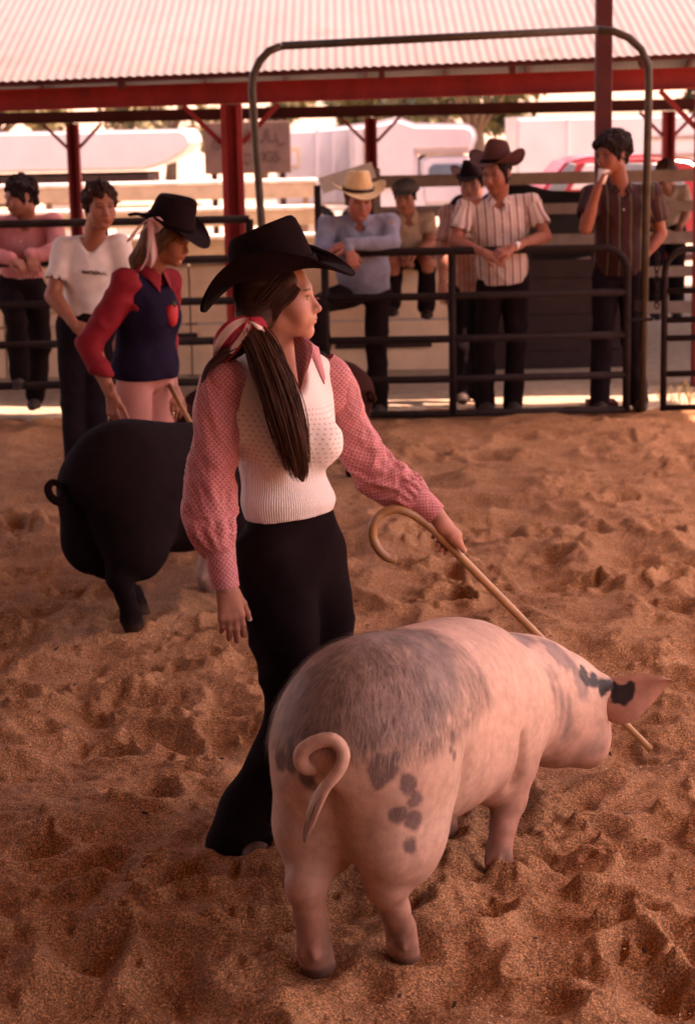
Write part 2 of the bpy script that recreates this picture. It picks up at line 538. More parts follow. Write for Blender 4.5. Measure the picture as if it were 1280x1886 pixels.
# ------------------------------------------------------------------ materials of the built setting
M['red'] = None
M['darkred'] = plain('dark_red_paint', (.085, .016, .016), .6, .25, 5, .15, 30)
M['pipe'] = plain('dark_pipe', (.016, .009, .008), .75, .4, 14, .25, 80, 0, .15)
M['bowpipe'] = plain('olive_pipe', (.060, .045, .032), .45, .3, 14, .25, 80, .2)
def streaked(name, c, rough, sc, streak, var, grime):
    t = NT(name, rough, .25); co = t.coord(); mp = t.n('Mapping'); mp.inputs['Scale'].default_value = streak; t.l(co, mp.inputs['Vector'])
    f = t.noise(mp.outputs[0], sc, 5, .65); g = t.noise(co, 2.3, 5, .7)
    a = t.ramp(f, [(.3, tuple(q * (1 - var) for q in c)), (.7, tuple(q * (1 + var) for q in c))])
    t.base(t.mix(t.ramp(g, [(.56, (0, 0, 0)), (.74, (.75, .75, .75))]), a, grime)); return t.m
M['tin'] = streaked('galvanised_sheet', (.140, .130, .130), .7, 2.2, (1.5, .12, 1), .08, (.115, .10, .095))
M['red'] = streaked('red_oxide_paint', (.29, .030, .030), .55, 6, (1, 1, .25), .25, (.12, .028, .022))
M['roofunder'] = plain('galvanised_dull', (.45, .44, .42), .6, .1, 3)
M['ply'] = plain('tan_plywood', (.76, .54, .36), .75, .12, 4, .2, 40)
M['plank'] = plain('weathered_plank', (.27, .20, .16), .8, .25, 7, .4, 25)
M['darkplank'] = plain('dark_brown_board', (.028, .013, .011), .7, .3, 7, .3, 25)
M['whiteplank'] = plain('white_plank', (.72, .67, .62), .6, .1, 6)
M['tanboard'] = plain('tan_bleacher_board', (.48, .36, .24), .75, .14, 5, .2, 30)
M['white'] = plain('white_enamel', (.52, .51, .52), .35, .05, 3)
M['offwhite'] = plain('offwhite_panel', (.47, .45, .46), .4, .08, 2)
M['glassdark'] = plain('window_glass', (.10, .14, .17), .08, .2, 3, spec=.7)
M['redcar'] = plain('red_car_paint', (.30, .022, .03), .25, .08, 3, spec=.6)
M['tyre'] = plain('black_rubber', (.02, .02, .02), .8)
M['chrome'] = plain('chrome', (.6, .6, .6), .2, .05, metal=.9)
M['lightblock'] = plain('light_block_board', (.10, .05, .04), .8, .25, 4)  # for the added light-blocking walls out of view
M['brownsign'] = plain('brown_sign_board', (.10, .055, .042), .75, .14, 6, .2, 30)
M['signletter'] = plain('sign_letter', (.05, .025, .018), .7)

# ------------------------------------------------------------------ arena roof overhead (shades the ring) and its post
def corrugated(x0, x1, pts, pitch=.062, amp=.009, seg=6):
    """sheet along X with waves, its cross-section the polyline pts of (Y, Z)"""
    nx = int((x1 - x0) / pitch * seg) + 1
    xs = np.linspace(x0, x1, nx); w = amp * np.cos(xs / pitch * 2 * math.pi)
    v = np.concatenate([np.stack([xs, 0 * xs + y, z + w], 1) for y, z in pts])
    f = []
    for k in range(len(pts) - 1):
        i = np.arange(nx - 1) + k * nx
        f.append(np.stack([i, i + 1, i + nx + 1, i + nx], 1))
    return v, np.concatenate(f)

ar = empty('arena_roof', (0, 7, 4.4)); ar['kind'] = 'structure'
v, f = corrugated(-8, 4.85, [(-4, 4.5), (4.5, 5.3), (12.95, 4.5)], .12, .012, 4)
obj('roof_sheet', mesh_data('roof_sheet', v, f), M['roofunder'], ar)
for X in (-7.8, -3, 1.747, 4.7):
    m = MB(); m.beam((X, -3.9, 4.36), (X, 4.5, 5.14), .1, .2); m.beam((X, 4.5, 5.14), (X, 12.9, 4.36), .1, .2); m.build('rafter', M['darkred'], ar)
for a_, b_, nm in (((-7.0, -4.0), (4.85, -4.0), 'light_block_wall'), ((-7.0, -4.0), (-7.0, 5.4), 'light_block_wall')):  # added unseen walls, cutting the light from behind the camera and the left
    w_ = empty(nm, ((a_[0] + b_[0]) / 2, (a_[1] + b_[1]) / 2, 0)); w_['kind'] = 'structure'
    n_ = int(max(abs(b_[0] - a_[0]), abs(b_[1] - a_[1])) / .6)
    for k in range(n_):
        t0_ = (k + .5) / n_; c_ = (a_[0] + (b_[0] - a_[0]) * t0_, a_[1] + (b_[1] - a_[1]) * t0_, 2.2)
        m = MB(); m.box(c_, (.59 if a_[1] == b_[1] else .04, .04 if a_[1] == b_[1] else .59, 4.4)); m.build('board', M['lightblock'], w_)
ps = empty('steel_post', (1.747, 12.86, 0), 'tall dark red steel post rising behind the drinking man at right', 'post')
m = MB(); m.box((1.747, 12.86, 2.17), (.105, .10, 4.34), bevel=.006); m.build('shaft', M['darkred'], ps)
m = MB(); m.box((1.747, 12.86, .012), (.2, .2, .05)); m.build('base_plate', M['darkred'], ps)

# ------------------------------------------------------------------ pipe fence, gate and the bow over it
FY = 12.45
bow = empty('gate_bow', (.7, FY, 0), 'tall bent pipe frame arching over the ring gate', 'gate frame')
def arc(c, r, a0, a1, n=9):
    return [V(c[0] + r * math.cos(a), c[1], c[2] + r * math.sin(a)) for a in np.linspace(a0, a1, n)]
pl = [V(-.44, FY + .05, -.1), V(-.52, FY + .05, 1.3), V(-.556, FY + .05, 2.15)]
pl += [V(-.545, FY + .05, 2.24), V(-.50, FY + .05, 2.33), V(-.44, FY + .05, 2.39), V(-.36, FY + .05, 2.42)]
pr = [V(1.66, FY + .05, 2.478), V(1.76, FY + .05, 2.468), V(1.86, FY + .05, 2.425), V(1.94, FY + .05, 2.35), V(1.985, FY + .05, 2.25), V(1.99, FY + .05, 2.12), V(1.965, FY + .05, -.1)]
MB().tube(pl, .026, 12).build('post', M['bowpipe'], bow, True)
MB().tube([pl[-1], V(.65, FY + .05, 2.45), pr[0]], .0262, 12).build('top_rail', M['bowpipe'], bow, True)
MB().tube(pr, .026, 12).build('post', M['bowpipe'], bow, True)

GZ = [1.10, .81, .53, .265, .035]
gate = empty('ring_gate', (.7, FY, 0), 'dark pipe gate with rounded corner in front of the men leaning on it', 'gate')
rp = [V(-.40, FY, GZ[0]), V(.7, FY, GZ[0]), V(1.68, FY, GZ[0] - .004)] + arc((1.70, FY, GZ[0] - .16), .155, math.pi * .48, 0, 8) + [V(1.855, FY, .5), V(1.855, FY, .02)]
MB().tube(rp, .026, 10).build('frame', M['pipe'], gate, True)
for z in GZ[1:]: MB().tube([V(-.40, FY, z), V(.7, FY, z - .004), V(1.845, FY, z)], .0245, 10).build('rail', M['pipe'], gate, True)
for X in (-.40, -.115, .712): MB().tube([V(X, FY - .002, .02), V(X, FY - .002, GZ[0])], .0252, 10).build('upright', M['pipe'], gate, True)
m = MB(); m.box((1.925, FY, .72), (.05, .03, .07)); m.tube([V(1.88, FY - .03, .63), V(2.02, FY - .03, .63)], .012, 8); m.build('latch', M['pipe'], gate)

pan = empty('fence_panel', (2.7, FY, 0), 'dark pipe fence panel with rounded corner at the right edge', 'fence')
rp = [V(3.6, FY, 1.08), V(2.25, FY, 1.08)] + arc((2.25, FY, .93), .15, math.pi * .5, math.pi, 8) + [V(2.10, FY, .02)]
MB().tube(rp, .022, 10).build('frame', M['pipe'], pan, True)
for z in (.81, .62, .50, .265, .04): MB().tube([V(2.1, FY, z), V(3.6, FY, z)], .02, 10).build('rail', M['pipe'], pan, True)
MB().tube([V(3.55, FY, 0), V(3.55, FY, 1.08)], .0205, 10).build('upright', M['pipe'], pan, True)
ch = MB()
for k in range(9):
    c = V(2.045, FY - .02, 1.04 - k * .04); a = arc((0, 0, 0), .016, 0, 2 * math.pi, 9)[:-1]
    R = rotz(math.pi / 2 * (k % 2) + .4)
    pts = [c + R @ (q * V(1, 1, 1.6)) for q in a]; ch.tube(pts + [pts[0]], .005, 5, False)
ch.build('chain', M['pipe'], pan, True)

pan = empty('fence_panel', (-2.2, FY, 0), 'dark pipe fence panel of five rails behind the young man in white', 'fence')
for z in (1.327, 1.073, .798, .535, .263): MB().tube([V(-4.2, FY + .1, z), V(-.6, FY + .1, z)], .026, 10).build('rail', M['pipe'], pan, True)
for X in (-3.2, -1.55, -.6): MB().tube([V(X, FY + .098, -.05), V(X, FY + .098, 1.327)], .0265, 10).build('upright', M['pipe'], pan, True)

# ------------------------------------------------------------------ shed with corrugated roof behind the fence
shed = empty('open_shed', (0, 17.5, 0), 'open red steel shed with pale corrugated roof behind the fence', 'shed')
v, f = corrugated(-9, 9, [(13.35, 2.30), (17.6, 3.75)], .062, .0048, 6); v[:, 2] += .0195 * v[:, 0]
obj('roof_sheet', mesh_data('roof_sheet', v, f), M['tin'], shed)
v, f = corrugated(-9, 9, [(17.6, 3.75), (22.4, 2.30)], .062, .0056, 3); v[:, 2] += .0195 * v[:, 0]
obj('roof_sheet', mesh_data('roof_sheet', v, f), M['tin'], shed)
def hbeam(m, a, b, w, h, up=(0, 0, 1), tf=.014, tw=.01):
    a, b = V(a), V(b); u = V(up)
    m.beam(a + u * (h / 2 - tf / 2), b + u * (h / 2 - tf / 2), w, tf, up); m.beam(a - u * (h / 2 - tf / 2), b - u * (h / 2 - tf / 2), w, tf, up)
    m.beam(a, b, tw, h - 2 * tf, up)
m = MB(); hbeam(m, (-9, 13.8, 2.163 - .1), (9, 13.8, 2.163 + .1), .09, .15); m.build('front_beam', M['red'], shed)
m = MB(); hbeam(m, (-9, 22, 2.07), (9, 22, 2.07), .09, .13); m.build('rear_beam', M['darkred'], shed)
def hpost(X, Y, z, w, mat):
    m = MB()
    for s in (-1, 1): m.box((X + s * (w / 2 - .019), Y, z / 2), (.038, w * .95, z), bevel=.004)
    m.box((X, Y, z / 2), (w - .07, .012, z))
    p = m.build('post', mat, shed)
    for s in (-1, 1):
        m = MB(); m.beam((X + s * w * .5, Y, z - .27), (X + s * (w * .5 + .26), Y, z - .005), .03, .035); m.build('brace', mat, shed)
    return p
for k in (-2, -1, 0, 1, 2): hpost(-.765 + 3.376 * k, 13.8, 2.085 + .0111 * (-.765 + 3.376 * k), .15, M['red'])
for k in (-2, -1, 0, 1, 2): hpost(.354 + 3.376 * k, 22, 2.0, .14, M['red'])
for X in np.arange(-8.7, 9, .9):
    m = MB(); zx = .0195 * X; m.beam((X, 13.42, 2.255 + zx), (X, 17.55, 3.665 + zx), .04, .09); m.beam((X, 17.65, 3.665 + zx), (X, 22.3, 2.255 + zx), .04, .09); m.build('rafter', M['darkred'], shed)
for Y, z in ((13.43, 2.285), (14.4, 2.62), (15.5, 2.99), (16.6, 3.37)):
    m = MB(); m.beam((-9, Y, z - .1755), (9, Y, z + .1755), .04, .035); m.build('purlin', M['darkred'], shed)

# low panelled wall inside the shed
wall = empty('panelled_wall', (-1.5, 14.95, 0), 'low tan plywood wall under the shed, panel by panel', 'wall')
xs = [-4.6, -3.5, -2.66, -2.05, -1.2, -.35, .30, .93]
for a, b in zip(xs[:-1], xs[1:]):
    for z0, z1 in ((.01, .40), (.415, .87)):
        if (a, z0) == (-2.66, .415): z1 = .80
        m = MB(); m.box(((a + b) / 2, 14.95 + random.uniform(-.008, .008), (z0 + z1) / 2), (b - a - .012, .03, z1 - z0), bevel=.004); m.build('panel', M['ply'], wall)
for a in xs:
    m = MB(); m.box((a, 15.0, .43), (.09, .06, .86)); m.build('stud', M['plank'], wall)
m = MB(); m.box((-1.84, 14.98, .895), (5.6, .22, .04), bevel=.006); m.build('cap_board', M['plank'], wall)
m = MB(); m.box((.31, 14.915, .225), (.76, .03, .065), bevel=.004); m.build('batten', M['darkplank'], wall)
m = MB(); m.box((-2.36, 14.915, .62), (.36, .025, .2), bevel=.004); m.build('batten', M['tanboard'], wall)
m = MB(); m.box((-1.7, 14.915, .30), (1.1, .03, .08), bevel=.004); m.build('batten', M['darkplank'], wall)

dw = empty('dark_board_wall', (1.6, 14.9, 0), 'dark brown board partition behind the man in the striped shirt', 'wall')
for k in range(6):
    m = MB(); m.box((1.62, 14.9 + random.uniform(-.008, .008), .075 + k * .142), (1.34, .03, .1405), bevel=.003); m.build('board', M['darkplank'], dw)
for X in (.98, 2.28):
    m = MB(); m.box((X, 14.95, .44), (.07, .06, .88)); m.build('stud', M['plank'], dw)

# pen rails above the low wall on the right
pen = empty('pen_rails', (1.6, 16, 0), 'weathered plank pen rails behind the men at the gate', 'fence')
for z, h in ((1.45, .10), (1.20, .09), (.94, .10), (.66, .09), (.36, .1)):
    m = MB(); m.box((2.3, 16 + random.uniform(-.01, .01), z), (4.2, .035, h), bevel=.005); m.build('plank', M['plank'], pen)
for X in (.28, 2.18, 4.2):
    m = MB(); m.box((X, 16.06, .78), (.1, .08, 1.56), bevel=.006); m.build('post', M['plank'], pen)

wp = empty('plank_gate', (-.1, 15.6, 0), 'narrow gate of posts with a sloping white plank behind the man in the cream hat', 'gate')
for X in (-.19, .235):
    m = MB(); m.box((X, 15.6, .72), (.055, .055, 1.45), bevel=.005); m.build('post', M['darkplank'], wp)
m = MB(); m.beam((-.16, 15.56, 1.44), (.27, 15.56, 1.56), .03, .13, bevel=.004); m.build('top_plank', M['whiteplank'], wp)
m = MB(); m.beam((-.16, 15.56, 1.1), (.21, 15.56, 1.1), .03, .10, bevel=.004); m.build('plank', M['plank'], wp)

# bleacher rows in the sun past the shed
bl = empty('bleachers', (-2.6, 24, 0), 'bare tan plank bleachers in the sun behind the shed', 'bleachers')
for k, (Y, z) in enumerate(((23.2, .63), (23.8, .94), (24.4, 1.25))):
    m = MB(); m.box((-2.9, Y, z), (5.2, .28, .04), bevel=.006); m.build('seat_plank', M['whiteplank'], bl)  # tan seats given white: the sun on their tops put into colour
    m = MB(); m.box((-2.9, Y - .10, z - .12), (5.2, .03, .19), bevel=.004); m.build('riser_board', M['tanboard'], bl)
for X in (-5.3, -3.7, -2.1, -.45):
    for k, (Y, z) in enumerate(((23.2, .61), (23.8, .92), (24.4, 1.23))):
        m = MB(); m.box((X, Y + .05, z / 2), (.07, .07, z - .01)); m.build('leg', M['plank'], bl)

# dry grass tuft in the sun by the right fence panel
r = np.random.default_rng(8); gv, gf = [], []
for k in range(90):
    bx, by = r.uniform(2.15, 2.75), r.uniform(12.75, 13.25); L = r.uniform(.05, .16); a = r.uniform(-.5, .5); b_ = r.uniform(-.4, .4); w = .003
    i = len(gv); gv += [(bx - w, by, 0), (bx + w, by, 0), (bx + a * L * .5, by + b_ * L * .5, L * .7), (bx + a * L, by + b_ * L, L)]; gf += [(i, i + 1, i + 2), (i, i + 2, i + 3)]
M['drygrass'] = plain('dry_grass', (.42, .33, .14), .8)
obj('dry_grass', mesh_data('dry_grass', np.array(gv), np.array(gf), False), M['drygrass'], label='dry grass tuft in the sun by the right fence panel', cat='grass', kind='stuff')

# ------------------------------------------------------------------ vehicles, sign, trees and hills
def wheel(parent, c, r=.34, w=.2):
    m = MB(); c = V(c)
    prof = [(r * .62, -w / 2), (r * .93, -w / 2), (r, -w * .3), (r, w * .3), (r * .93, w / 2), (r * .62, w / 2)]
    n = 20; vv = [(c[0] + p * math.cos(a), c[1] + y, c[2] + p * math.sin(a)) for a in np.linspace(0, 2 * math.pi, n, False) for p, y in prof]
    k = len(prof); m.add(vv, [(i * k + j, i * k + j + 1, ((i + 1) % n) * k + j + 1, ((i + 1) % n) * k + j) for i in range(n) for j in range(k - 1)])
    t = m.build('wheel', M['tyre'], parent, True)
    m = MB(); m.tube([c + V(0, -w * .42, 0), c + V(0, w * .42, 0)], r * .63, 18); m.build('rim', M['chrome'], t, loc=(0, 0, 0))

def prism(outline, y0, y1):
    """side outline of (x, z) given thickness along Y"""
    n = len(outline)
    v = [(x, y0, z) for x, z in outline] + [(x, y1, z) for x, z in outline]
    f = [tuple(range(n)), tuple(range(2 * n - 1, n - 1, -1))] + [(i, n + i, n + (i + 1) % n, (i + 1) % n) for i in range(n)]
    return v, f

def soft_prism(name, outline, y0, y1, mat, parent, bev=.06, seg=3):
    v, f = prism(outline, y0, y1)
    bm = bmesh.new(); bv = [bm.verts.new(q) for q in v]
    for q in f: bm.faces.new([bv[i] for i in q])
    bmesh.ops.recalc_face_normals(bm, faces=bm.faces)
    ed = [e for e in bm.edges if len({round(w.co.y, 4) for w in e.verts}) == 1]
    bmesh.ops.bevel(bm, geom=ed, offset=bev, segments=seg, affect='EDGES', clamp_overlap=True)
    me = bpy.data.meshes.new(name); bm.to_mesh(me); bm.free()
    me.polygons.foreach_set('use_smooth', np.ones(len(me.polygons), bool))
    me.set_sharp_from_angle(angle=math.radians(40))
    return obj(name, me, mat, parent)

def round_pts(c, r, a0, a1, n=6):
    return [(c[0] + r * math.cos(a), c[1] + r * math.sin(a)) for a in np.linspace(a0, a1, n)]

# long white trailer with a raked nose, left
t = empty('white_trailer', (-4, 28, 0), 'long white trailer with a rounded raked nose, at far left', 'trailer')
ol = [(-7.5, 1.36), (-2.75, 1.36)] + [(-2.45, 1.44), (-2.2, 1.58), (-2.07, 1.72)] + round_pts((-2.25, 1.74), .18, 0, math.pi / 2, 6) + [(-7.5, 1.93)]
soft_prism('hull', ol, 27, 29.2, M['white'], t, .12)
m = MB(); m.box((-5, 28, 1.24), (4.6, 1.8, .14)); m.build('frame', M['darkplank'], t)
for X in (-4.2, -5.1): wheel(t, (X, 27.2, .36), .36)
m = MB(); m.box((-5, 28, 1.0), (.2, 1.6, .4)); m.build('axle_mount', M['darkplank'], t)
for X in (-3.2, -6.6):
    m = MB(); m.tube([V(X, 27.4, 1.2), V(X + .1, 27.4, 0)], .05, 8); m.build('leg', M['darkplank'], t)
m = MB(); m.tube([V(-2.75, 28, 1.2), V(-1.6, 28, .55)], .05, 8); m.build('drawbar', M['plank'], t)

# stacked crates and low table near the trailer
for k, (x, z, s, lab) in enumerate([(-4.6, 0, (.5, .5, .9), 'tall pale crate'), (-3.55, 0, (.7, .5, .98), 'wide pale crate'), (-2.75, 0, (.45, .5, .92), 'small pale crate beside the wide one')]):
    c = empty('crate', (x, 25.6, 0), lab + ' standing under the white trailer', 'crate', 'pale crates by the trailer')
    m = MB(); m.box((x, 25.6, s[2] / 2), s, bevel=.015); m.build('box', M['whiteplank'], c)
    m = MB(); m.box((x, 25.6, s[2] + .016), (s[0] + .05, s[1] + .05, .03), bevel=.006); m.build('lid', M['tanboard'], c)

# brown lettered sign board
sg = empty('sign_board', (-1.35, 25.9, 0), 'brown lettered sign board on posts behind the red shed post', 'sign')
a, b = at(375, 226, 25.9), at(537, 318, 25.9)
m = MB(); m.box((a + b) / 2, (b[0] - a[0], .05, a[2] - b[2]), bevel=.01); m.build('board', M['brownsign'], sg)
for X in (a[0] + .12, b[0] - .12):
    m = MB(); m.box((X, 25.97, a[2] / 2 - .02), (.08, .07, a[2] - .04)); m.build('post', M['darkplank'], sg)
def letters(name, txt, size, pos, rot, mat, parent, space=1.0):
    cu = bpy.data.curves.new(name, 'FONT'); cu.body = txt; cu.size = size; cu.extrude = .004; cu.align_x = 'CENTER'; cu.space_character = space
    o = bpy.data.objects.new(name, cu); COL.objects.link(o)
    dg = bpy.context.evaluated_depsgraph_get(); me = bpy.data.meshes.new_from_object(o.evaluated_get(dg))
    bpy.data.objects.remove(o)
    Mx = Matrix.Translation(Vector([float(q) for q in pos])) @ rot
    me.transform(Mx)
    return obj(name, me, mat, parent)
XR = Matrix.Rotation(math.radians(90), 4, 'X')
for ch_, px_, py_, sz, ro in (('B', 396, 275, .27, 20), ('U', 478, 262, .26, 8), ('L', 500, 262, .26, -6), ('L', 518, 268, .26, -16), ('A', 452, 262, .26, 12), ('C', 452, 302, .2, 8), ('O', 478, 298, .2, 2), ('G', 496, 298, .2, -2), ('S', 511, 298, .2, -6)):
    p = at(px_, py_, 25.87)
    letters('letter', ch_, sz, p, Matrix.Rotation(math.radians(ro), 4, 'Y') @ XR, M['signletter'], sg)

# white box van body
vn = empty('box_trailer', (-.3, 31, 0), 'tall flat-sided white box trailer behind the red far post', 'trailer')
soft_prism('box_body', [(-1.0, .7), (.75, .7), (.75, 1.87), (.3, 1.93), (-.4, 1.88), (-1.0, 1.87)], 30, 32.2, M['offwhite'], vn, .05)
m = MB(); m.box((-.78, 29.985, 1.45), (.30, .03, .30)); m.build('hatch_frame', M['tanboard'], vn)
m = MB(); m.box((-.78, 29.965, 1.43), (.22, .02, .2)); m.build('hatch', M['offwhite'], vn)
for X in (-.1, -.35): m = MB(); m.box((X, 29.99, 1.3), (.05, .02, 1.1)); m.build('rib', M['white'], vn)
for X in (-.4, .3): wheel(vn, (X, 30.2, .36), .36)

# pickup carrying a camper, facing right
tr = empty('camper_pickup', (1.2, 29, 0), 'white pickup carrying a rounded white camper over its cab', 'truck')
ol = [(.15, .95), (1.13, .95), (1.13, 1.50), (1.92, 1.50)] + round_pts((1.80, 1.72), .19, -.6, math.pi / 2, 7) + [(1.1, 1.93), (.85, 2.02), (.55, 1.96), (.15, 1.93)]
soft_prism('camper_shell', ol, 28.0, 30.0, M['offwhite'], tr, .07)
soft_prism('cab', [(1.16, .75), (2.75, .75), (2.78, 1.02), (2.1, 1.08), (1.93, 1.42), (1.78, 1.475), (1.28, 1.475), (1.16, 1.40)], 28.05, 29.95, M['white'], tr, .05)
soft_prism('cab_window', [(1.28, 1.10), (1.88, 1.10), (1.78, 1.34), (1.35, 1.34), (1.28, 1.28)], 28.02, 28.06, M['glassdark'], tr, .01, 1)
m = MB(); m.box((1.5, 28.4, 1.487), (.8, .7, .02)); m.build('visor', M['tanboard'], tr)
m = MB(); m.box((.7, 29, .85), (1.1, 1.9, .35), bevel=.03); m.build('bed', M['white'], tr)
for X in (.6, 2.3): wheel(tr, (X, 28.25, .36), .36)
m = MB(); m.box((.35, 27.985, 1.5), (.02, .02, .7)); m.build('seam', M['plank'], tr)
m = MB(); m.box((2.62, 28.0, .95), (.12, .06, .1)); m.build('headlight', M['chrome'], tr)

# white trailer at the right, further away
t2 = empty('box_trailer', (4, 34, 0), 'pale white box trailer behind the red car at right', 'trailer')
soft_prism('box_body', [(3.0, .75), (7.6, .75), (7.6, 2.0), (3.0, 2.0)], 33, 35.2, M['offwhite'], t2, .06)
m = MB(); m.box((3.9, 32.99, 1.38), (.04, .02, 1.2)); m.build('rib', M['white'], t2)
for z in (1.0, 1.3, 1.6): m = MB(); m.box((6.3, 32.985, z), (2.2, .02, .06)); m.build('slat', M['plank'], t2)
for X in (4.0, 6.8): wheel(t2, (X, 33.2, .37), .37)

# red car
rc = empty('red_car', (3.4, 27, 0), 'red car parked behind the pen rails at right', 'car')
ol = [(2.0, .32), (6.2, .32), (6.3, .85), (5.4, .95), (4.75, 1.38), (4.2, 1.45), (3.35, 1.43), (3.05, 1.36), (2.72, .98), (2.05, .86)]
soft_prism('body', ol, 26.2, 27.9, M['redcar'], rc, .06)
soft_prism('windshield', [(2.80, .99), (3.04, .99), (3.20, 1.34), (3.10, 1.36)], 26.15, 27.8, M['glassdark'], rc, .01, 1)
soft_prism('side_window', [(3.12, 1.0), (3.75, 1.0), (3.75, 1.34), (3.32, 1.34)], 26.18, 26.22, M['offwhite'], rc, .01, 1)
soft_prism('side_window', [(3.85, 1.0), (4.7, 1.0), (4.5, 1.32), (3.85, 1.34)], 26.18, 26.22, M['glassdark'], rc, .01, 1)
for X in (2.8, 5.4): wheel(rc, (X, 26.35, .33), .33, .18)
m = MB(); m.box((2.0, 27, .5), (.08, 1.6, .12), bevel=.02); m.build('bumper', M['chrome'], rc)

# utility pole
up = empty('utility_pole', (2.0, 60, 0), 'pale wooden utility pole among the trees', 'pole')
MB().tube([V(1.85, 60, 0), V(1.85, 60, 7.5)], .14, 10).build('shaft', M['plank'], up, True)
m = MB(); m.box((1.85, 60, 7.0), (1.8, .1, .12)); m.build('crossarm', M['plank'], up)

# trees
def leaf_mat(name, c):
    t = NT(name, .6, .25); co = t.coord()
    t.base(t.ramp(t.noise(co, 1.3, 4), [(.3, tuple(q * .6 for q in c)), (.7, tuple(q * 1.5 for q in c))])); return t.m
M['leaf'] = leaf_mat('dusty_leaves', (.085, .085, .035)); M['leaf2'] = leaf_mat('pale_leaves', (.16, .15, .075))
M['bark'] = plain('bark', (.12, .085, .06), .9, .3, 8, .5, 20)
def tree(loc, h, rx, seed, mat, label, n=2600, ls=.16):
    r = np.random.default_rng(seed); loc = V(loc)
    o = empty('leafy_tree', loc, label, 'tree', 'trees beyond the vehicles')
    m = MB(); m.tube([loc, loc + V(.1, 0, h * .25), loc + V(0, .1, h * .55)], [.22, .16, .09], 9)
    cl = []
    for k in range(16):
        a = r.uniform(0, 6.28); q = r.uniform(.2, 1) ** .5
        c = loc + V(math.cos(a) * rx * q * .8, math.sin(a) * rx * q * .8, h * r.uniform(.28, .9))
        cl.append((c, rx * r.uniform(.22, .42)))
        m.tube([loc + V(0, 0, h * .3), (c + loc + V(0, 0, h * .45)) / 2, c], [.08, .05, .02], 6)
    m.build('trunk', M['bark'], o, True)
    vv, ff = [], []
    for i in range(n):
        c, rr = cl[r.integers(len(cl))]
        d = unit(r.normal(size=3)); p = c + d * rr * r.uniform(.55, 1.05) * V(1, 1, .8)
        a = unit(r.normal(size=3)); b2 = unit(np.cross(a, r.normal(size=3))); s = ls * r.uniform(.6, 1.4)
        vv += [p - a * s, p + b2 * s * .55, p + a * s, p - b2 * s * .55]; ff.append((4 * i, 4 * i + 1, 4 * i + 2, 4 * i + 3))
    obj('crown', mesh_data('crown', np.array(vv), np.array(ff), False), mat, o)
tree((3.2, 46, 0), 5.2, 2.3, 1, M['leaf'], 'dark green tree rising behind the camper pickup')
tree((1.6, 52, 0), 5.0, 2.0, 2, M['leaf'], 'dark tree left of the tallest tree, by the utility pole')
tree((-10.5, 58, 0), 5.0, 2.4, 3, M['leaf2'], 'pale tree at the far left above the white trailer')
tree((-5.3, 60, 0), 4.4, 2.2, 4, M['leaf2'], 'pale dusty tree behind the left shed posts')
tree((10.8, 50, 0), 5.6, 2.0, 5, M['leaf'], 'dark tree at the right edge beyond the white trailer')
tree((-2.6, 64, 0), 3.6, 1.6, 6, M['leaf2'], 'small pale tree above the brown sign board')

# hills
def hills():
    xs = np.linspace(-260, 260, 120); ys = np.linspace(150, 420, 40)
    X, Y = np.meshgrid(xs, ys, indexing='ij')
    r = np.clip((Y - 150) / 200, 0, 1)
    Z = -1 + 34 * r ** .8 * (.75 + .35 * noise2(X * .02, Y * .02)) + 3 * r * noise2(X * .08, Y * .08)
    n, m_ = X.shape; v = np.stack([X, Y, Z], -1).reshape(-1, 3)
    i = (np.arange(n - 1)[:, None] * m_ + np.arange(m_ - 1)[None]).ravel()
    t = NT('dry_hill', .95, .05); co = t.coord()
    t.base(t.ramp(t.noise(co, .06, 6, .65), [(.35, (.22, .19, .14)), (.6, (.42, .34, .26))]))
    obj('hills', mesh_data('hills', v, np.stack([i, i + 1, i + m_ + 1, i + m_], 1)[:, ::-1]), t.m, kind='structure')
hills()

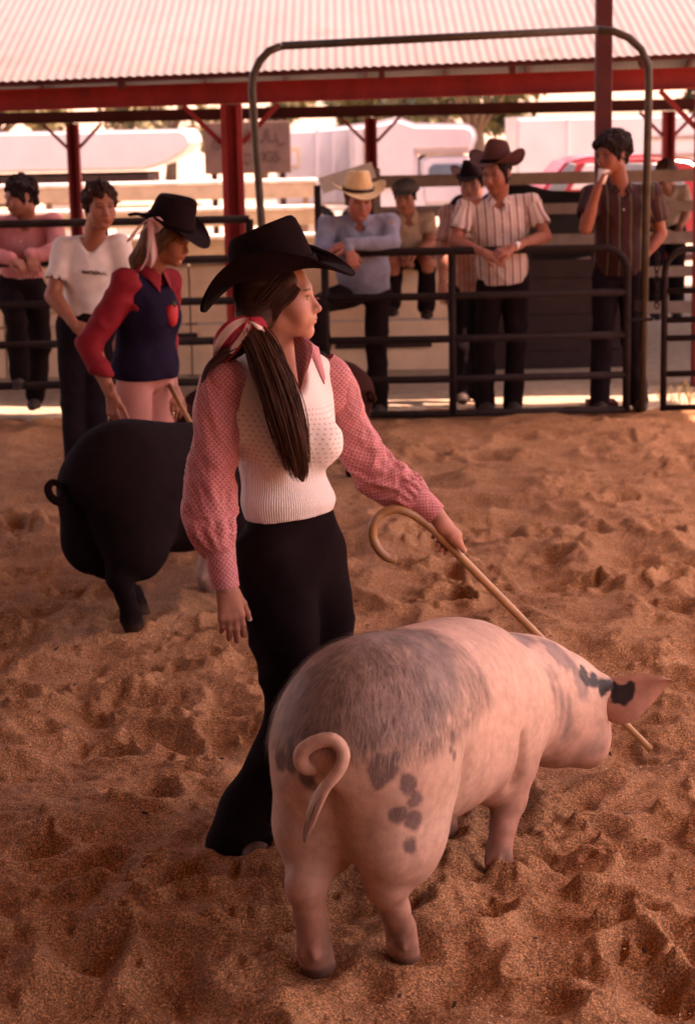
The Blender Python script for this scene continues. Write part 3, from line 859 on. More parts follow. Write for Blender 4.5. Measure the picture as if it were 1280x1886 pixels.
# ------------------------------------------------------------------ pigs
def pig_shape(h, steps, head_turn=0.0, head_dx=(0, 0, 0), ear_dir=V(.30, .95, .02), tail=None, ears=True):
    """local frame: +x forward, +y left, z up. steps: x shift of the feet (rear left, rear right, front left, front right)"""
    F = Field((-.76, -.46, -.08), (1.15, .42, .90), h)
    # trunk, higher over the loin than at the shoulder
    F.ell((-.03, 0, .495), (.50, .200, .225), rotaxis(V(0, 1, 0), .13), k=.05)
    F.ell((-.315, 0, .540), (.225, .190, .215), rotaxis(V(0, 1, 0), .05), k=.12)
    F.ell((.25, 0, .435), (.24, .178, .215), rotaxis(V(0, 1, 0), .2), k=.10)
    F.ell((.04, 0, .40), (.32, .190, .170), k=.08)
    for s in (1, -1):
        F.ell((-.345, s * .094, .420), (.16, .108, .225), rotaxis(V(0, 1, 0), -.1), k=.06)
        F.ell((.29, s * .098, .36), (.125, .088, .180), rotaxis(V(0, 1, 0), .18), k=.07)
    for s in (1, -1): F.ell((-.375, s * .098, .325), (.118, .092, .105), k=.05)
    F.cone((-.50, 0, .26), (-.535, 0, .46), .014, .022, k=.04, op='s')      # cleft between the hams
    for s in (1, -1):
        F.cone((-.215, s * .205, .47), (-.185, s * .185, .30), .010, .012, k=.05, op='s')      # flank fold
        F.cone((.175, s * .195, .40), (.205, s * .165, .27), .008, .010, k=.04, op='s')        # behind the elbow
        F.cone((.455, s * .160, .52), (.450, s * .165, .36), .006, .008, k=.04, op='s')        # neck crease
    # neck, jowl and head
    hd = V(.70, 0, .445) + V(head_dx)
    Rh = rotz(head_turn) @ rotaxis(V(0, 1, 0), .62)
    def H(x, y, z): return hd + Rh @ V(x, y, z)
    nm = (V(.42, 0, .42) + H(-.06, 0, .03)) / 2
    F.cone((.33, 0, .43), nm, .172, .140, k=.10)
    F.cone(nm, H(-.06, 0, .03), .140, .108, k=.10)
    F.ell(H(-.06, 0, -.055), (.135, .108, .125), Rh, k=.07)
    F.ell(H(.0, 0, .015), (.125, .092, .095), Rh, k=.06)
    for s in (1, -1): F.ell(H(.02, s * .070, -.068), (.095, .062, .082), Rh, k=.035)
    F.cone(H(.08, 0, -.02), H(.215, 0, -.03), .066, .045, k=.05)
    F.cone(H(.215, 0, -.028), H(.232, 0, -.028), .047, .044, k=.01)
    F.cone(H(.05, 0, -.075), H(.18, 0, -.072), .045, .03, k=.03)
    for s in (1, -1):
        F.ell(H(.245, s * .016, -.028), (.012, .008, .010), Rh, k=.008, op='s')
        F.ell(H(.088, s * .070, .025), (.018, .012, .012), Rh, k=.02, op='s')
        F.cone(H(-.05, s * .07, .05), H(-.045, s * .105, .07), .034, .028, k=.03)
    # legs
    HY = .084
    for s, hx, fx in ((1, steps[0], steps[2]), (-1, steps[1], steps[3])):
        y = s * HY
        F.chain([(-.37, y * 1.05, .34), (-.410 + hx * .35, y * 1.02, .275), (-.448 + hx * .55, y, .225), (-.415 + hx * .8, y, .145), (-.392 + hx * .95, y, .085), (-.385 + hx, y, .045)], [.080, .052, .0415, .0300, .0305, .0355], k=.03)
        F.cone((-.385 + hx, y, .04), (-.365 + hx, y, .0), .035, .039, k=.02)
        for q in (1, -1): F.cone((-.420 + hx, y + q * .014, .070), (-.428 + hx, y + q * .020, .052), .010, .006, k=.012)
        y = s * .118
        F.chain([(.34, y * .9, .36), (.362 + fx * .35, y, .265), (.362 + fx * .6, y, .185), (.340 + fx * .8, y, .125), (.325 + fx * .95, y, .075), (.325 + fx, y, .045)], [.082, .056, .042, .0305, .030, .035], k=.03)
        F.cone((.325 + fx, y, .04), (.345 + fx, y, .0), .034, .038, k=.02)
        for q in (1, -1): F.cone((.288 + fx, y + q * .014, .066), (.280 + fx, y + q * .018, .05), .010, .006, k=.012)
    for fx, y in ((steps[0] - .362, HY), (steps[1] - .362, -HY), (steps[2] + .348, .118), (steps[3] + .348, -.118)):
        F.cone((fx + .05, y, -.03), (fx + .05, y, .035), .005, .005, k=.008, op='s')
    v, f = F.mesh(2)
    n = normals(v, f)
    v = v + n * (.004 * noise3(v * 9)[:, None] + .0015 * noise3(v * 26)[:, None])
    parts = [(v, f)]
    # ears: cupped leaves
    if ears:
        for s in (1, -1):
            nu, nv = 44, 30; V_ = []
            root = H(-.045, s * .105, .082)
            fd = unit(ear_dir * V(1, s, 1)); nb = unit(V(-.80, s * -.45, .30)); dn = unit(np.cross(fd, nb)); dn = dn * (-1 if dn[2] > 0 else 1)
            for side in (0, 1):
                for a in np.linspace(0, 1, nu):
                    lo_ = .120 * (math.sin(math.pi * min(1, a * .74 + .26)) ** .8) * (1 - a ** 2.6) + .004
                    up_ = .016 * math.sin(math.pi * a) + .012 * (1 - a)
                    for b in np.linspace(0, 1, nv):
                        w = -up_ + (lo_ + up_) * b
                        cup = .030 * (2 * b - 1) ** 2 * (1 - a * .4) - .035 * a * a - .010 * math.sin(a * 5) * b
                        p = root + fd * (.195 * a - .02 * b * (1 - a)) + dn * w - nb * cup
                        V_.append(p - nb * (.008 * (1 - abs(2 * b - 1) ** 4) * (1 - a ** 4)) * side)
            Fq = []
            for side in (0, 1):
                for i in range(nu - 1):
                    for j in range(nv - 1):
                        q = [side * nu * nv + i * nv + j, side * nu * nv + i * nv + j + 1, side * nu * nv + (i + 1) * nv + j + 1, side * nu * nv + (i + 1) * nv + j]
                        Fq.append(q if (side == 0) == (s < 0) else q[::-1])
            parts.append((np.array(V_), np.array(Fq)))
    if tail is not None:
        pts, rad = tail
        C = spline(pts, 40); r = spline(np.array(rad, float), 40)
        tv, tf, _ = tube_geo(C, r, 12, False, ref=V(1, 0, 0))
        parts.append((tv, np.array(tf)))
    return join(*parts)

def place(v, pos, head, sc=1.0):
    R = np.stack([V(math.cos(head), math.sin(head), 0), V(-math.sin(head), math.cos(head), 0), V(0, 0, 1)], 1)
    return (np.asarray(v) * sc) @ R.T + V(pos), R

def blob(v, spots, soft=.012):
    """0..1 membership of rounded patches (centre, radii) with ragged rims"""
    m = np.zeros(len(v)); nz = noise3(v * 34) * .42 + noise3(v * 80) * .16
    for c, r in spots:
        r = V(r) if np.ndim(r) else V(r, r, r)
        d = np.sqrt((((v - V(c)) / r) ** 2).sum(1)) + nz
        m = np.maximum(m, np.clip((1 - d) / (soft / min(r)) + .5, 0, 1))
    return m

PIG_POS, PIG_HEAD = (.168, 4.47, -.004), math.radians(65)
_tp = np.array([(-.50, .01, .475), (-.550, .03, .485), (-.580, .052, .50), (-.590, .050, .535), (-.585, .02, .562), (-.580, -.02, .572), (-.580, -.045, .545), (-.590, -.04, .505), (-.602, -.012, .465), (-.605, .012, .425), (-.600, .030, .385), (-.594, .045, .350)])
_tp[:, 2] = (_tp[:, 2] - .475) * .92 + .520; _tp[:, 1] -= .012; _tp[:, 0] += .012
_tr = [(.026, .026), (.024, .024), (.021, .021), (.020, .020), (.0195, .0195), (.019, .019), (.018, .018), (.0165, .017), (.012, .020), (.009, .026), (.007, .020), (.002, .003)]
_tp[-3:, 2] -= (.008, .016, .026); tail = (_tp, np.array(_tr) * .86)
lv, lf = pig_shape(.0075, (-.06, .06, .10, -.10), head_turn=-.02, head_dx=(-.01, -.145, -.125), tail=tail)
SPOTTED_LOCAL = lv
def paint_spotted(v):
    n = len(v)
    pink = V(.57, .375, .285)
    c = np.tile(pink, (n, 1))
    c *= (1 + .10 * noise3(v * 6) + .07 * noise3(v * V(45, 45, 14)))[:, None]
    red = np.clip(.5 + .9 * noise3(v * 4 + 11), 0, 1)[:, None] * .22; c = c * (1 - red) + c * V(1.0, .78, .74) * red
    gm = np.clip(noise3(v * 16 + 5) * 1.6 - .55, 0, 1)[:, None] * np.clip((v[:, 0] - .2) / .25, 0, 1)[:, None] * .5; c = c * (1 - gm) + V(.20, .15, .135) * gm
    # shade low on hams, belly and legs, put into the skin colour
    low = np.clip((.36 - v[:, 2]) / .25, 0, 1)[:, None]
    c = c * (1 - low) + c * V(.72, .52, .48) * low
    jag = .030 * noise3(v * V(34, 34, 9)) + .018 * noise3(v * V(90, 90, 20))
    s1 = np.clip((v[:, 2] - .575 - jag) / .035, 0, 1); s2 = np.clip((-.05 - (.70 - v[:, 2]) * 2.0 + jag - v[:, 0]) / .055, 0, 1)
    s3 = np.clip((.20 - v[:, 1] + jag) / .06, 0, 1); tl = ((v[:, 0] < -.557) & (np.abs(v[:, 1]) < .085) & (v[:, 2] < .625))
    ear = np.arange(n) >= n - 5760; ear &= np.arange(n) < n - 480; c[ear] *= V(.78, .60, .56)
    saddle = s1 * s2 * s3 * ~tl; st = .19 + .09 * noise3(v * V(110, 110, 14)) + .05 * noise3(v * 12)
    saddle = saddle * np.clip(.86 + .28 * noise3(v * V(22, 22, 8)) - .9 * np.clip(v[:, 1] - .06, 0, 1) / .14, .2, 1)  # left fade puts the grazing-view sheen of pale hairs into colour
    c = c * (1 - .82 * saddle[:, None]) + (V(1.0, .76, .69)[None] * st[:, None]) * .82 * saddle[:, None]
    sp = blob(v, SPOTS, .008); c = c * (1 - .85 * sp[:, None]) + V(.105, .07, .068) * .85 * sp[:, None]
    nk = blob(v, NECK, .02); c = c * (1 - .7 * nk[:, None]) + V(.15, .11, .105) * .7 * nk[:, None]
    bk = blob(v, BLACK, .006); c = c * (1 - bk[:, None]) + V(.022, .018, .018) * bk[:, None]
    dirt = np.clip((.21 - v[:, 2]) / .14, 0, 1) * np.clip(.6 + .7 * noise3(v * V(20, 20, 11)) + .3 * noise3(v * 48), 0, 1.1); c = c * (1 - .8 * dirt[:, None]) + V(.13, .066, .042) * .8 * dirt[:, None]
    hoof = np.clip((.022 - v[:, 2]) / .012, 0, 1)[:, None]; c = c * (1 - .8 * hoof) + V(.09, .05, .036) * .8 * hoof
    return np.clip(c, .01, .9)
SPOTS = [((-.516, -.126, .535), (.030, .030, .034)), ((-.475, -.167, .494), (.02, .02, .03)), ((-.456, -.179, .456), .019), ((-.49, -.145, .427), .021), ((-.456, -.173, .403), (.02, .02, .026)), ((-.455, -.161, .352), .022), ((-.492, -.147, .561), .015),
         ((-.515, .112, .53), (.024, .024, .034)), ((-.53, .078, .54), (.024, .024, .042)), ((-.54, .038, .505), (.03, .03, .03)), ((-.314, -.21, .56), .016), ((-.314, -.214, .516), .012), ((-.33, -.21, .535), .010)]
NECK = [((.45, -.10, .60), (.07, .06, .05)), ((.53, -.17, .52), (.05, .06, .06)), ((.56, -.21, .45), (.03, .04, .07)), ((.442, -.217, .419), (.014, .03, .05)), ((.474, -.223, .37), (.014, .03, .06)), ((.41, -.2, .46), (.012, .03, .05))]
BLACK = [((.590, -.225, .455), (.034, .034, .024)), ((.624, -.247, .432), (.030, .030, .022)), ((.660, -.268, .412), (.034, .034, .024)), ((.690, -.300, .388), (.036, .036, .034))]
M['pigskin'] = toned('pig_skin', .58, .35, 260, .14, 40, .3)
def make_pig(name, lv, lf, col, pos, head, sc, label, group='show pigs in the ring', mat=None):
    e = empty(name, pos, label, 'pig', group)
    wv, R = place(lv, pos, head, sc)
    o = obj('body', mesh_data('body', wv, lf, col=col), mat or M['pigskin'], e)
    return e, o, wv, R
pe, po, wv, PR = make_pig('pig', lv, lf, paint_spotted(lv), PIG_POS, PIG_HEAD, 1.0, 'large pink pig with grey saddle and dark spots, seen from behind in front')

def bristles(parent, lv, lf, place_args, n, pick, mat, ln=(.02, .05), wd=.0011, seed=2):
    r = np.random.default_rng(seed); nn = normals(lv, lf)
    idx = np.where(pick(lv, nn))[0]; i = r.choice(idx, n)
    p = lv[i] + r.normal(size=(n, 3)) * .004; q = nn[i]
    d = np.tile(V(-.45, 0, -1.0), (n, 1)); d[:, 1] += np.sign(p[:, 1]) * .25; d += r.normal(size=(n, 3)) * .22
    d -= q * (d * q).sum(1)[:, None]; d /= np.linalg.norm(d, axis=1)[:, None] + 1e-9
    sd = np.cross(d, q); L = r.uniform(*ln, n)[:, None]; w = wd * r.uniform(.6, 1.3, n)[:, None]
    a = p - sd * w + q * .0005; b = p + sd * w + q * .0005; m1 = p + d * L * .55 + q * (.002 + L * .03); t = p + d * L + q * (.0012 + L * .02)
    v = np.stack([a, b, m1 + sd * w * .7, m1 - sd * w * .7, t], 1).reshape(-1, 3)
    k = np.arange(n)[:, None] * 5
    f = np.concatenate([k + np.array([[0, 1, 2, 3]]), k + np.array([[3, 2, 4, 4]])]) if False else None
    fq = np.concatenate([k + V([0, 1, 2]).astype(int), k + V([0, 2, 3]).astype(int), k + V([3, 2, 4]).astype(int)])
    wv_, _ = place(v, *place_args)
    return obj('bristles', mesh_data('bristles', wv_, fq, False), mat, parent, kind='stuff')
M['bristle'] = plain('pale_bristle', (.36, .255, .205), .5, .2, 30)
M['bristle_dark'] = plain('grey_bristle', (.13, .092, .080), .5, .2, 30)
rump = lambda v, q: (v[:, 0] < -.0) & (v[:, 2] > .56) & (v[:, 0] > -.556)
bristles(pe, lv, lf, (PIG_POS, PIG_HEAD), 5200, rump, M['bristle'], (.03, .06), .00038)
bristles(pe, lv, lf, (PIG_POS, PIG_HEAD), 5600, rump, M['bristle_dark'], (.025, .05), .00045, seed=4)
bristles(pe, lv, lf, (PIG_POS, PIG_HEAD), 9000, lambda v, q: (v[:, 2] > .12) & (v[:, 0] < .6) & (v[:, 0] > -.556), M['bristle'], (.010, .024), .0004, 5)


# ------------------------------------------------------------------ people: shared builders
def look(d, roll=0.0):
    """columns: right of the face, forward, up"""
    f = unit(d); r = unit(np.cross(f, V(0, 0, 1))); u = np.cross(r, f)
    if roll:
        Q = rotaxis(f, roll); r, u = Q @ r, Q @ u
    return np.stack([r, f, u], 1)

def head_prims(F, o, R, s=1.0, fem=False, ears=True):
    def P(x, y, z): return V(o) + R @ (V(x, y, z) * s)
    def E(c, r, k, op='u', Q=None): F.ell(P(*c), V(r) * s, R if Q is None else R @ Q, k=k * s, op=op)
    E((0, -.016, .038), (.073, .092, .083), .02)
    E((0, .030, .000), (.062, .062, .075), .03)
    jw = .050 if fem else .056
    E((0, .026, -.052), (jw, .062, .058), .03)
    F.cone(P(-jw * .78, .005, -.062), P(-.012, .068, -.093), .020 * s, .017 * s, k=.03 * s)
    F.cone(P(jw * .78, .005, -.062), P(.012, .068, -.093), .020 * s, .017 * s, k=.03 * s)
    E((0, .077, -.094), (.020, .014, .016), .02)
    for q in (-1, 1):
        E((q * .040, .056, -.022), (.026, .026, .024), .025)
        E((q * .033, .066, -.048), (.024, .020, .026), .025)
        E((q * .030, .097, .002), (.0165, .014, .0105), .014, 's')
    F.cone(P(-.036, .078, .023), P(.036, .078, .023), (.011 if fem else .0145) * s, k=.02 * s)
    # nose
    F.cone(P(0, .086, .010), P(0, .108, -.030), .0075 * s, .0105 * s, k=.012 * s)
    E((0, .1105, -.033), (.0105, .0095, .009), .008)
    for q in (-1, 1):
        E((q * .0115, .100, -.036), (.0075, .010, .0072), .006)
        E((q * .0065, .1045, -.0425), (.0040, .0058, .0034), .003, 's')
    # mouth
    E((0, .088, -.062), (.026, .014, .020), .02)
    E((0, .0985, -.0595), (.0195, .0075, .0052), .006)
    E((0, .0965, -.0705), (.0175, .0080, .0062), .006)
    F.cone(P(-.022, .094, -.0648), P(0, .106, -.0645), .0014 * s, .0016 * s, k=.004 * s, op='s')
    F.cone(P(.022, .094, -.0648), P(0, .106, -.0645), .0014 * s, .0016 * s, k=.004 * s, op='s')
    E((0, .098, -.080), (.016, .008, .005), .010, 's')
    # lids
    for q in (-1, 1):
        F.cone(P(q * .017, .084, .005), P(q * .030, .0905, .0085), .0030 * s, .0036 * s, k=.004 * s)
        F.cone(P(q * .030, .0905, .0085), P(q * .044, .080, .003), .0036 * s, .0030 * s, k=.004 * s)
        F.cone(P(q * .018, .085, -.003), P(q * .043, .079, -.004), .0030 * s, .0030 * s, k=.005 * s)
    if ears:
        for q in (-1, 1):
            Q = rotz(q * -.35) @ rotaxis(V(1, 0, 0), .15)
            E((q * .077, -.012, -.006), (.0075, .019, .031), .006, Q=Q)
            E((q * .083, -.008, -.004), (.0045, .011, .020), .004, 's', Q)

def face_tone(v, o, R, s, skin, lip=None, brow=None, stubble=0.0, blush=.12):
    """skin colour per vertex with lips, brows and ruddy cheeks, in head space"""
    p = (v - V(o)) @ R / s
    c = np.tile(V(skin), (len(v), 1)) * (1 + .06 * noise3(v * 40))[:, None]
    front = np.clip((p[:, 1] - .02) / .04, 0, 1)
    def g(cx, cy, cz, rx, ry, rz, soft=.5):
        d = np.sqrt(((p[:, 0] - cx) / rx) ** 2 + ((p[:, 1] - cy) / ry) ** 2 + ((p[:, 2] - cz) / rz) ** 2)
        return np.clip((1 - d) / soft, 0, 1)[:, None]
    near = (np.abs(p[:, 2]) < .14)[:, None]
    for q in (-1, 1):
        m = g(q * .043, .065, -.028, .03, .04, .026, .8) * blush * near; c = c * (1 - m) + c * V(1.15, .62, .58) * m
    m = g(0, .11, -.034, .016, .02, .012, .8) * blush * 1.3; c = c * (1 - m) + c * V(1.15, .65, .6) * m
    if lip is not None:
        for z, rz in ((-.0595, .0062), (-.0710, .0070)):
            m = g(0, .098, z, .0225, .018, rz, .35) * .85; c = c * (1 - m) + V(lip) * m
    if brow is not None:
        for q in (-1, 1):
            d1 = np.abs(p[:, 0] * q - .032); zz = .0215 + .003 * (1 - ((p[:, 0] * q - .032) / .02) ** 2)
            m = np.clip((.020 - d1) / .005, 0, 1) * np.clip((.0052 - np.abs(p[:, 2] - zz)) / .003, 0, 1) * (p[:, 1] > .05); m = m[:, None] * .95
            c = c * (1 - m) + V(brow) * m
            m = g(q * .031, .085, .006, .022, .03, .014, .7) * .35; c = c * (1 - m) + c * V(.5, .4, .4) * m
            # lash line
            m = np.clip((.016 - np.abs(p[:, 0] * q - .031)) / .004, 0, 1) * np.clip((.0028 - np.abs(p[:, 2] - .0062)) / .0014, 0, 1) * (p[:, 1] > .07); m = m[:, None] * .85
            c = c * (1 - m) + V(.012, .006, .005) * m
    if stubble:
        m = (front * np.clip((-.035 - p[:, 2]) / .02, 0, 1) * (p[:, 2] > -.125) * stubble)[:, None]; c = c * (1 - m) + c * V(.55, .5, .5) * m
    return c

def eyes(parent, o, R, s, iris=(.08, .05, .03)):
    """eyeballs with iris and pupil in one small mesh each"""
    for q in (-1, 1):
        m = MB(); c = V(o) + R @ (V(q * .031, .0765, .0018) * s); r = .0122 * s
        n, k = 14, 9; vv = []; tone = []
        for a in np.linspace(0, math.pi, k):
            for b in np.linspace(0, 2 * math.pi, n, False):
                d = V(math.sin(a) * math.cos(b), math.cos(a), math.sin(a) * math.sin(b)); vv.append(c + R @ (d * r))
                tone.append((.012,) * 3 if a < .24 else (iris if a < .62 else (.40, .33, .30)))
        ff = [(i * n + j, i * n + (j + 1) % n, (i + 1) * n + (j + 1) % n, (i + 1) * n + j) for i in range(k - 1) for j in range(n)]
        obj('eye', mesh_data('eye', np.array(vv), np.array(ff)[:, ::-1], col=np.array(tone)), M['eye'], parent)

def hand_prims(F, w, d, n, s=1.0, side=1, curl=(.25, .3, .35, .4), spread=.10, thumb=(.75, .25), k=.006, fing=(1.0, 1.0)):
    """w wrist, d towards the fingers, n out of the palm, side=+1: thumb along d x n. Palm, four unequal fingers, thumb from the palm's side"""
    w = V(w); d = unit(d); n = unit(V(n) - d * (V(n) @ d)); t = np.cross(d, n) * side
    def P(a, b, c): return w + (d * a + t * b + n * c) * s
    F.cone(P(-.03, 0, 0), P(.012, 0, 0), .0245 * s, .024 * s, k=.012 * s, flat=(n, .78))
    for a0, b0, b1, r0, r1 in ((.008, .014, .026, .0165, .0130), (.008, .004, .009, .0175, .0130), (.008, -.008, -.009, .0170, .0125), (.008, -.014, -.026, .0150, .0115)):
        F.cone(P(a0, b0, 0), P(.082 - abs(b1) * .15, b1, -.002), r0 * s, r1 * s, k=.012 * s, flat=(n, .85))
    F.cone(P(.015, .020, .008), P(.045, .026, .010), .016 * s, .013 * s, k=.012 * s)          # thumb pad
    ln = V(.072, .080, .074, .058) * fing[0]; bs = (.027, .009, -.009, -.026); rr = V(.0088, .0090, .0086, .0076) * fing[1]
    for i in range(4):
        p = P(.080 - abs(bs[i]) * .15, bs[i], -.001); a = curl[i] if np.ndim(curl[i]) == 0 else curl[i][0]; ang = 0.0
        axis = np.cross(n, d)
        for q, (fr, mul) in enumerate(((.45, 1.0), (.31, 1.15), (.24, .8))):
            ang += curl[i] * mul
            dd = d * math.cos(ang) + n * math.sin(ang); dd = unit(dd + t * spread * (bs[i] / .027) * (1 if q == 0 else .4))
            e = p + dd * ln[i] * fr * s
            F.cone(p, e, rr[i] * (1 - .10 * q) * s, rr[i] * (1 - .10 * (q + 1)) * s, k=(.009 if q == 0 else k) * s); p = e
    p = P(.022, .024, .006); a1, a2 = thumb
    d1 = unit(d * math.cos(a1) + t * math.sin(a1) + n * .25); d2 = unit(d * math.cos(a1 * .45) + t * math.sin(a1 * .45) + n * a2)
    e = p + d1 * .040 * s; F.cone(p, e, .0125 * s, .0100 * s, k=.010 * s)
    g = e + d2 * .030 * s; F.cone(e, g, .0100 * s, .0090 * s, k=k * s)
    d3 = unit(d2 + n * a2 * .5); F.cone(g, g + d3 * .022 * s, .0090 * s, .0072 * s, k=k * s)
    return g + d3 * .024 * s, t

def cowboy_hat(parent, c, R, mat, a=.113, b=.088, hc=.118, wf=.098, ws=.085, side_up=.055, droop=.030, top=.82, crease=.022, pinch=.012, tilt=0.0, band=None, thick=.004, flare=1.6):
    """c centre of the head band, R look matrix; local y forward. Crown with a centre crease and pinched front, brim curled at the sides"""
    R = R @ rotaxis(V(1, 0, 0), tilt)
    n = 56; th = np.linspace(0, 2 * math.pi, n, False); cx, sy = np.sin(th), np.cos(th)      # th=0 is the front
    rings = []
    nb = 11
    for t in np.linspace(1, 0, nb):                                                           # brim from rim to crown
        wdt = wf * sy ** 2 + ws * cx ** 2
        x = cx * (b + ws * t * (1 - .18 * t)); y = sy * (a + wdt * t)
        z = side_up * cx ** 2 * t ** flare - droop * sy ** 2 * t ** 1.5 - .004 * t + .002 * np.sin(3 * th + 1) * t
        rings.append((x, y, z))
    prof = [(0.02, .995), (.12, .985), (.35, .965), (.6, .935), (.8, .905), (.92, .87), (.985, .80), (1.0, .70)]
    for hz, q in prof:
        f = q * (1 - (1 - top) * hz)
        pin = 1 - pinch / b * 2.4 * np.clip(sy, 0, 1) ** 2 * hz ** 1.5 * np.clip(np.abs(cx) * 2, 0, 1)
        zz = hc * hz * (1 + .10 * sy * hz) 
        rings.append((cx * b * f * pin, sy * a * f, zz + 0 * cx))
    for q in (.55, .38, .2, .06):                                                             # creased top
        x = cx * b * q * top; y = sy * a * q * top
        z = hc * (1 + .10 * sy * q) - crease * np.exp(-(x / (b * .30)) ** 2) * (1.05 - .3 * sy) * (1 - q * .75) * 1.1
        rings.append((x, y, z))
    def grid(off):
        return np.concatenate([np.stack([x * (1 - off / .11), y * (1 - off / .11), z - off * (1 if i < nb else 1)], 1) for i, (x, y, z) in enumerate(rings)])
    outer, inner = grid(0), grid(thick)
    m = len(rings); i = np.arange(m - 1)[:, None] * n; j = np.arange(n)[None]; j2 = (j + 1) % n
    f = np.stack([i + j, i + n + j, i + n + j2, i + j2], -1).reshape(-1, 4)
    edge = np.stack([np.arange(n), (np.arange(n) + 1) % n, (np.arange(n) + 1) % n + m * n, np.arange(n) + m * n], 1)
    v = np.concatenate([outer, inner]); ff = np.concatenate([f[:, ::-1], f + m * n, edge])
    v = v + .0012 * noise3(v * 28)[:, None]
    h = obj('hat', mesh_data('hat', v @ R.T + V(c), ff), mat, parent)
    if band is not None:
        bv = []
        for z, k in ((.004, 1.012), (.004, 1.03), (.024, 1.02), (.024, 1.0)):
            bv.append(np.stack([cx * b * k * (1 - z * .5), sy * a * k * (1 - z * .5), z + 0 * cx], 1))
        bv = np.concatenate(bv); k_ = []
        for q in range(3): k_.append(np.stack([q * n + np.arange(n), (q + 1) * n + np.arange(n), (q + 1) * n + (np.arange(n) + 1) % n, q * n + (np.arange(n) + 1) % n], 1))
        o = obj('hat_band', mesh_data('hat_band', bv @ R.T + V(c), np.concatenate(k_)), band, h); o.matrix_parent_inverse = Matrix.Identity(4)
    return h

def sleeve(name, pts, rad, mat, parent, n=40, m=70, wr=.05, seed=0, gather=None, ref=None, cap=False, puff=0.0):
    """cloth tube through pts with drag folds; returns the object"""
    C = spline(np.array(pts), m); r = spline(np.array([(q, q) if np.ndim(q) == 0 else q for q in rad], float), m)
    def disp(s, t):
        q = np.stack([np.cos(t) * 1.3 + seed, np.sin(t) * 1.3, s * 7], -1)
        qd = np.stack([np.cos(t) * 1.5 + s * 5 + seed, np.sin(t) * 1.5 - s * 4, s * 5], -1)
        w = noise3(q + 3) * .9 + .5 * noise3(q * V(1.7, 1.7, 2.2) + 9) + 1.0 * (.55 - np.abs(noise3(qd + 17)) * 2) + .5 * (.5 - np.abs(noise3(qd * 2.1 + 5)) * 2)
        k = 1 + wr * w * np.clip(.35 + 1.3 * s, 0, 1.2)
        if gather is not None:
            for g, amp in gather: k = k + amp * np.exp(-((s - g) / .05) ** 2) * np.cos(13 * t + 3 * noise3(q))
        return k
    v, f, p = tube_geo(C, r, n, cap, ref=ref, disp=disp)
    return obj(name, mesh_data(name, v, f, pat=p), mat, parent)

def cloth_noise(v, n, amp, scale=9, seed=0):
    vv = v @ np.array([[.8, .1, -.5], [-.2, .95, .2], [.5, -.1, .8]])
    w = noise3(v * scale + seed) + .9 * (.6 - 2 * np.abs(noise3(vv * V(scale * .6, scale * .8, scale * 1.7) + seed + 7))) + .6 * (.6 - 2 * np.abs(noise3(vv * V(scale * 1.9, scale * 1.2, scale * .9) + seed + 31))) + .3 * noise3(v * scale * 2.3 + seed)
    return v + n * (amp * w)[:, None]

M['eye'] = toned('eye', .15, 0, 100, 0, 10, .5)
M['skin'] = toned('skin', .52, .12, 320, .08, 30, .35)
M['blackfelt'] = plain('black_felt', (.014, .007, .008), .95, .25, 12, .2, 300, spec=.05)
M['blackcloth'] = plain('black_cloth', (.011, .006, .007), .95, .2, 10, .15, 400, spec=.05)
def hair_mat(name, c, streak=140, rough=.75, spec=.12):
    t = NT(name, rough, spec); co = t.attr('pat')
    mp = t.n('Mapping'); mp.inputs['Scale'].default_value = (1, .06, 1); t.l(co, mp.inputs['Vector'])
    f = t.noise(mp.outputs[0], streak, 3)
    t.base(t.ramp(f, [(.3, tuple(q * .45 for q in c)), (.72, tuple(q * 1.7 for q in c))])); t.bump(f, .5, .004); return t.m
M['darkhair'] = hair_mat('dark_brown_hair', (.048, .019, .012), 60, .55, .2)
M['brownhair'] = hair_mat('light_brown_hair', (.10, .05, .028))
M['blackhair'] = hair_mat('black_hair', (.014, .008, .007))

def strands(name, guides, rad, n, mat, parent, seed=1, r0=.0022, m=22, fan=1.0):
    """bundle of tapered locks around a guide; rad along it is the bundle's half width (a, b)"""
    r = np.random.default_rng(seed); C = spline(np.array(guides), m); A = spline(np.array(rad, float), m)
    T, N, B = frames(C, V(0, 1, 0)); mb_v, mb_f, mb_p = [], [], []; base = 0
    for i in range(n):
        if i % 9 == 0: ca, cq, cl, cp = r.uniform(0, 6.28), math.sqrt(r.random()), r.uniform(.80, 1.0), r.uniform(0, 6.28)
        a = ca + r.normal() * .28; q = np.clip(cq + r.normal() * .10, 0, 1.12); L = cl * r.uniform(.93, 1.0)
        if r.random() < .04: q = 1.2; a = r.uniform(0, 6.28)
        mm = max(6, int(m * L)); ph = cp + r.normal() * .4
        s = np.linspace(0, 1, m)[:mm]; wob = 1 + .16 * np.sin(s * 8 + ph)
        c = C[:mm] + N[:mm] * (A[:mm, 0] * math.cos(a) * q * wob)[:, None] + B[:mm] * (A[:mm, 1] * math.sin(a) * q * wob)[:, None]
        rr = r0 * r.uniform(.6, 1.5) * np.clip((1 - np.linspace(0, 1, mm)) * 4, .12, 1)
        v, f, p = tube_geo(c, rr, 5, False); p = p + V(r.random() * 9, 0, r.random() * 9)
        mb_v.append(v); mb_f.append(np.array(f) + base); mb_p.append(p); base += len(v)
    return obj(name, mesh_data(name, np.concatenate(mb_v), np.concatenate(mb_f), pat=np.concatenate(mb_p)), mat, parent)

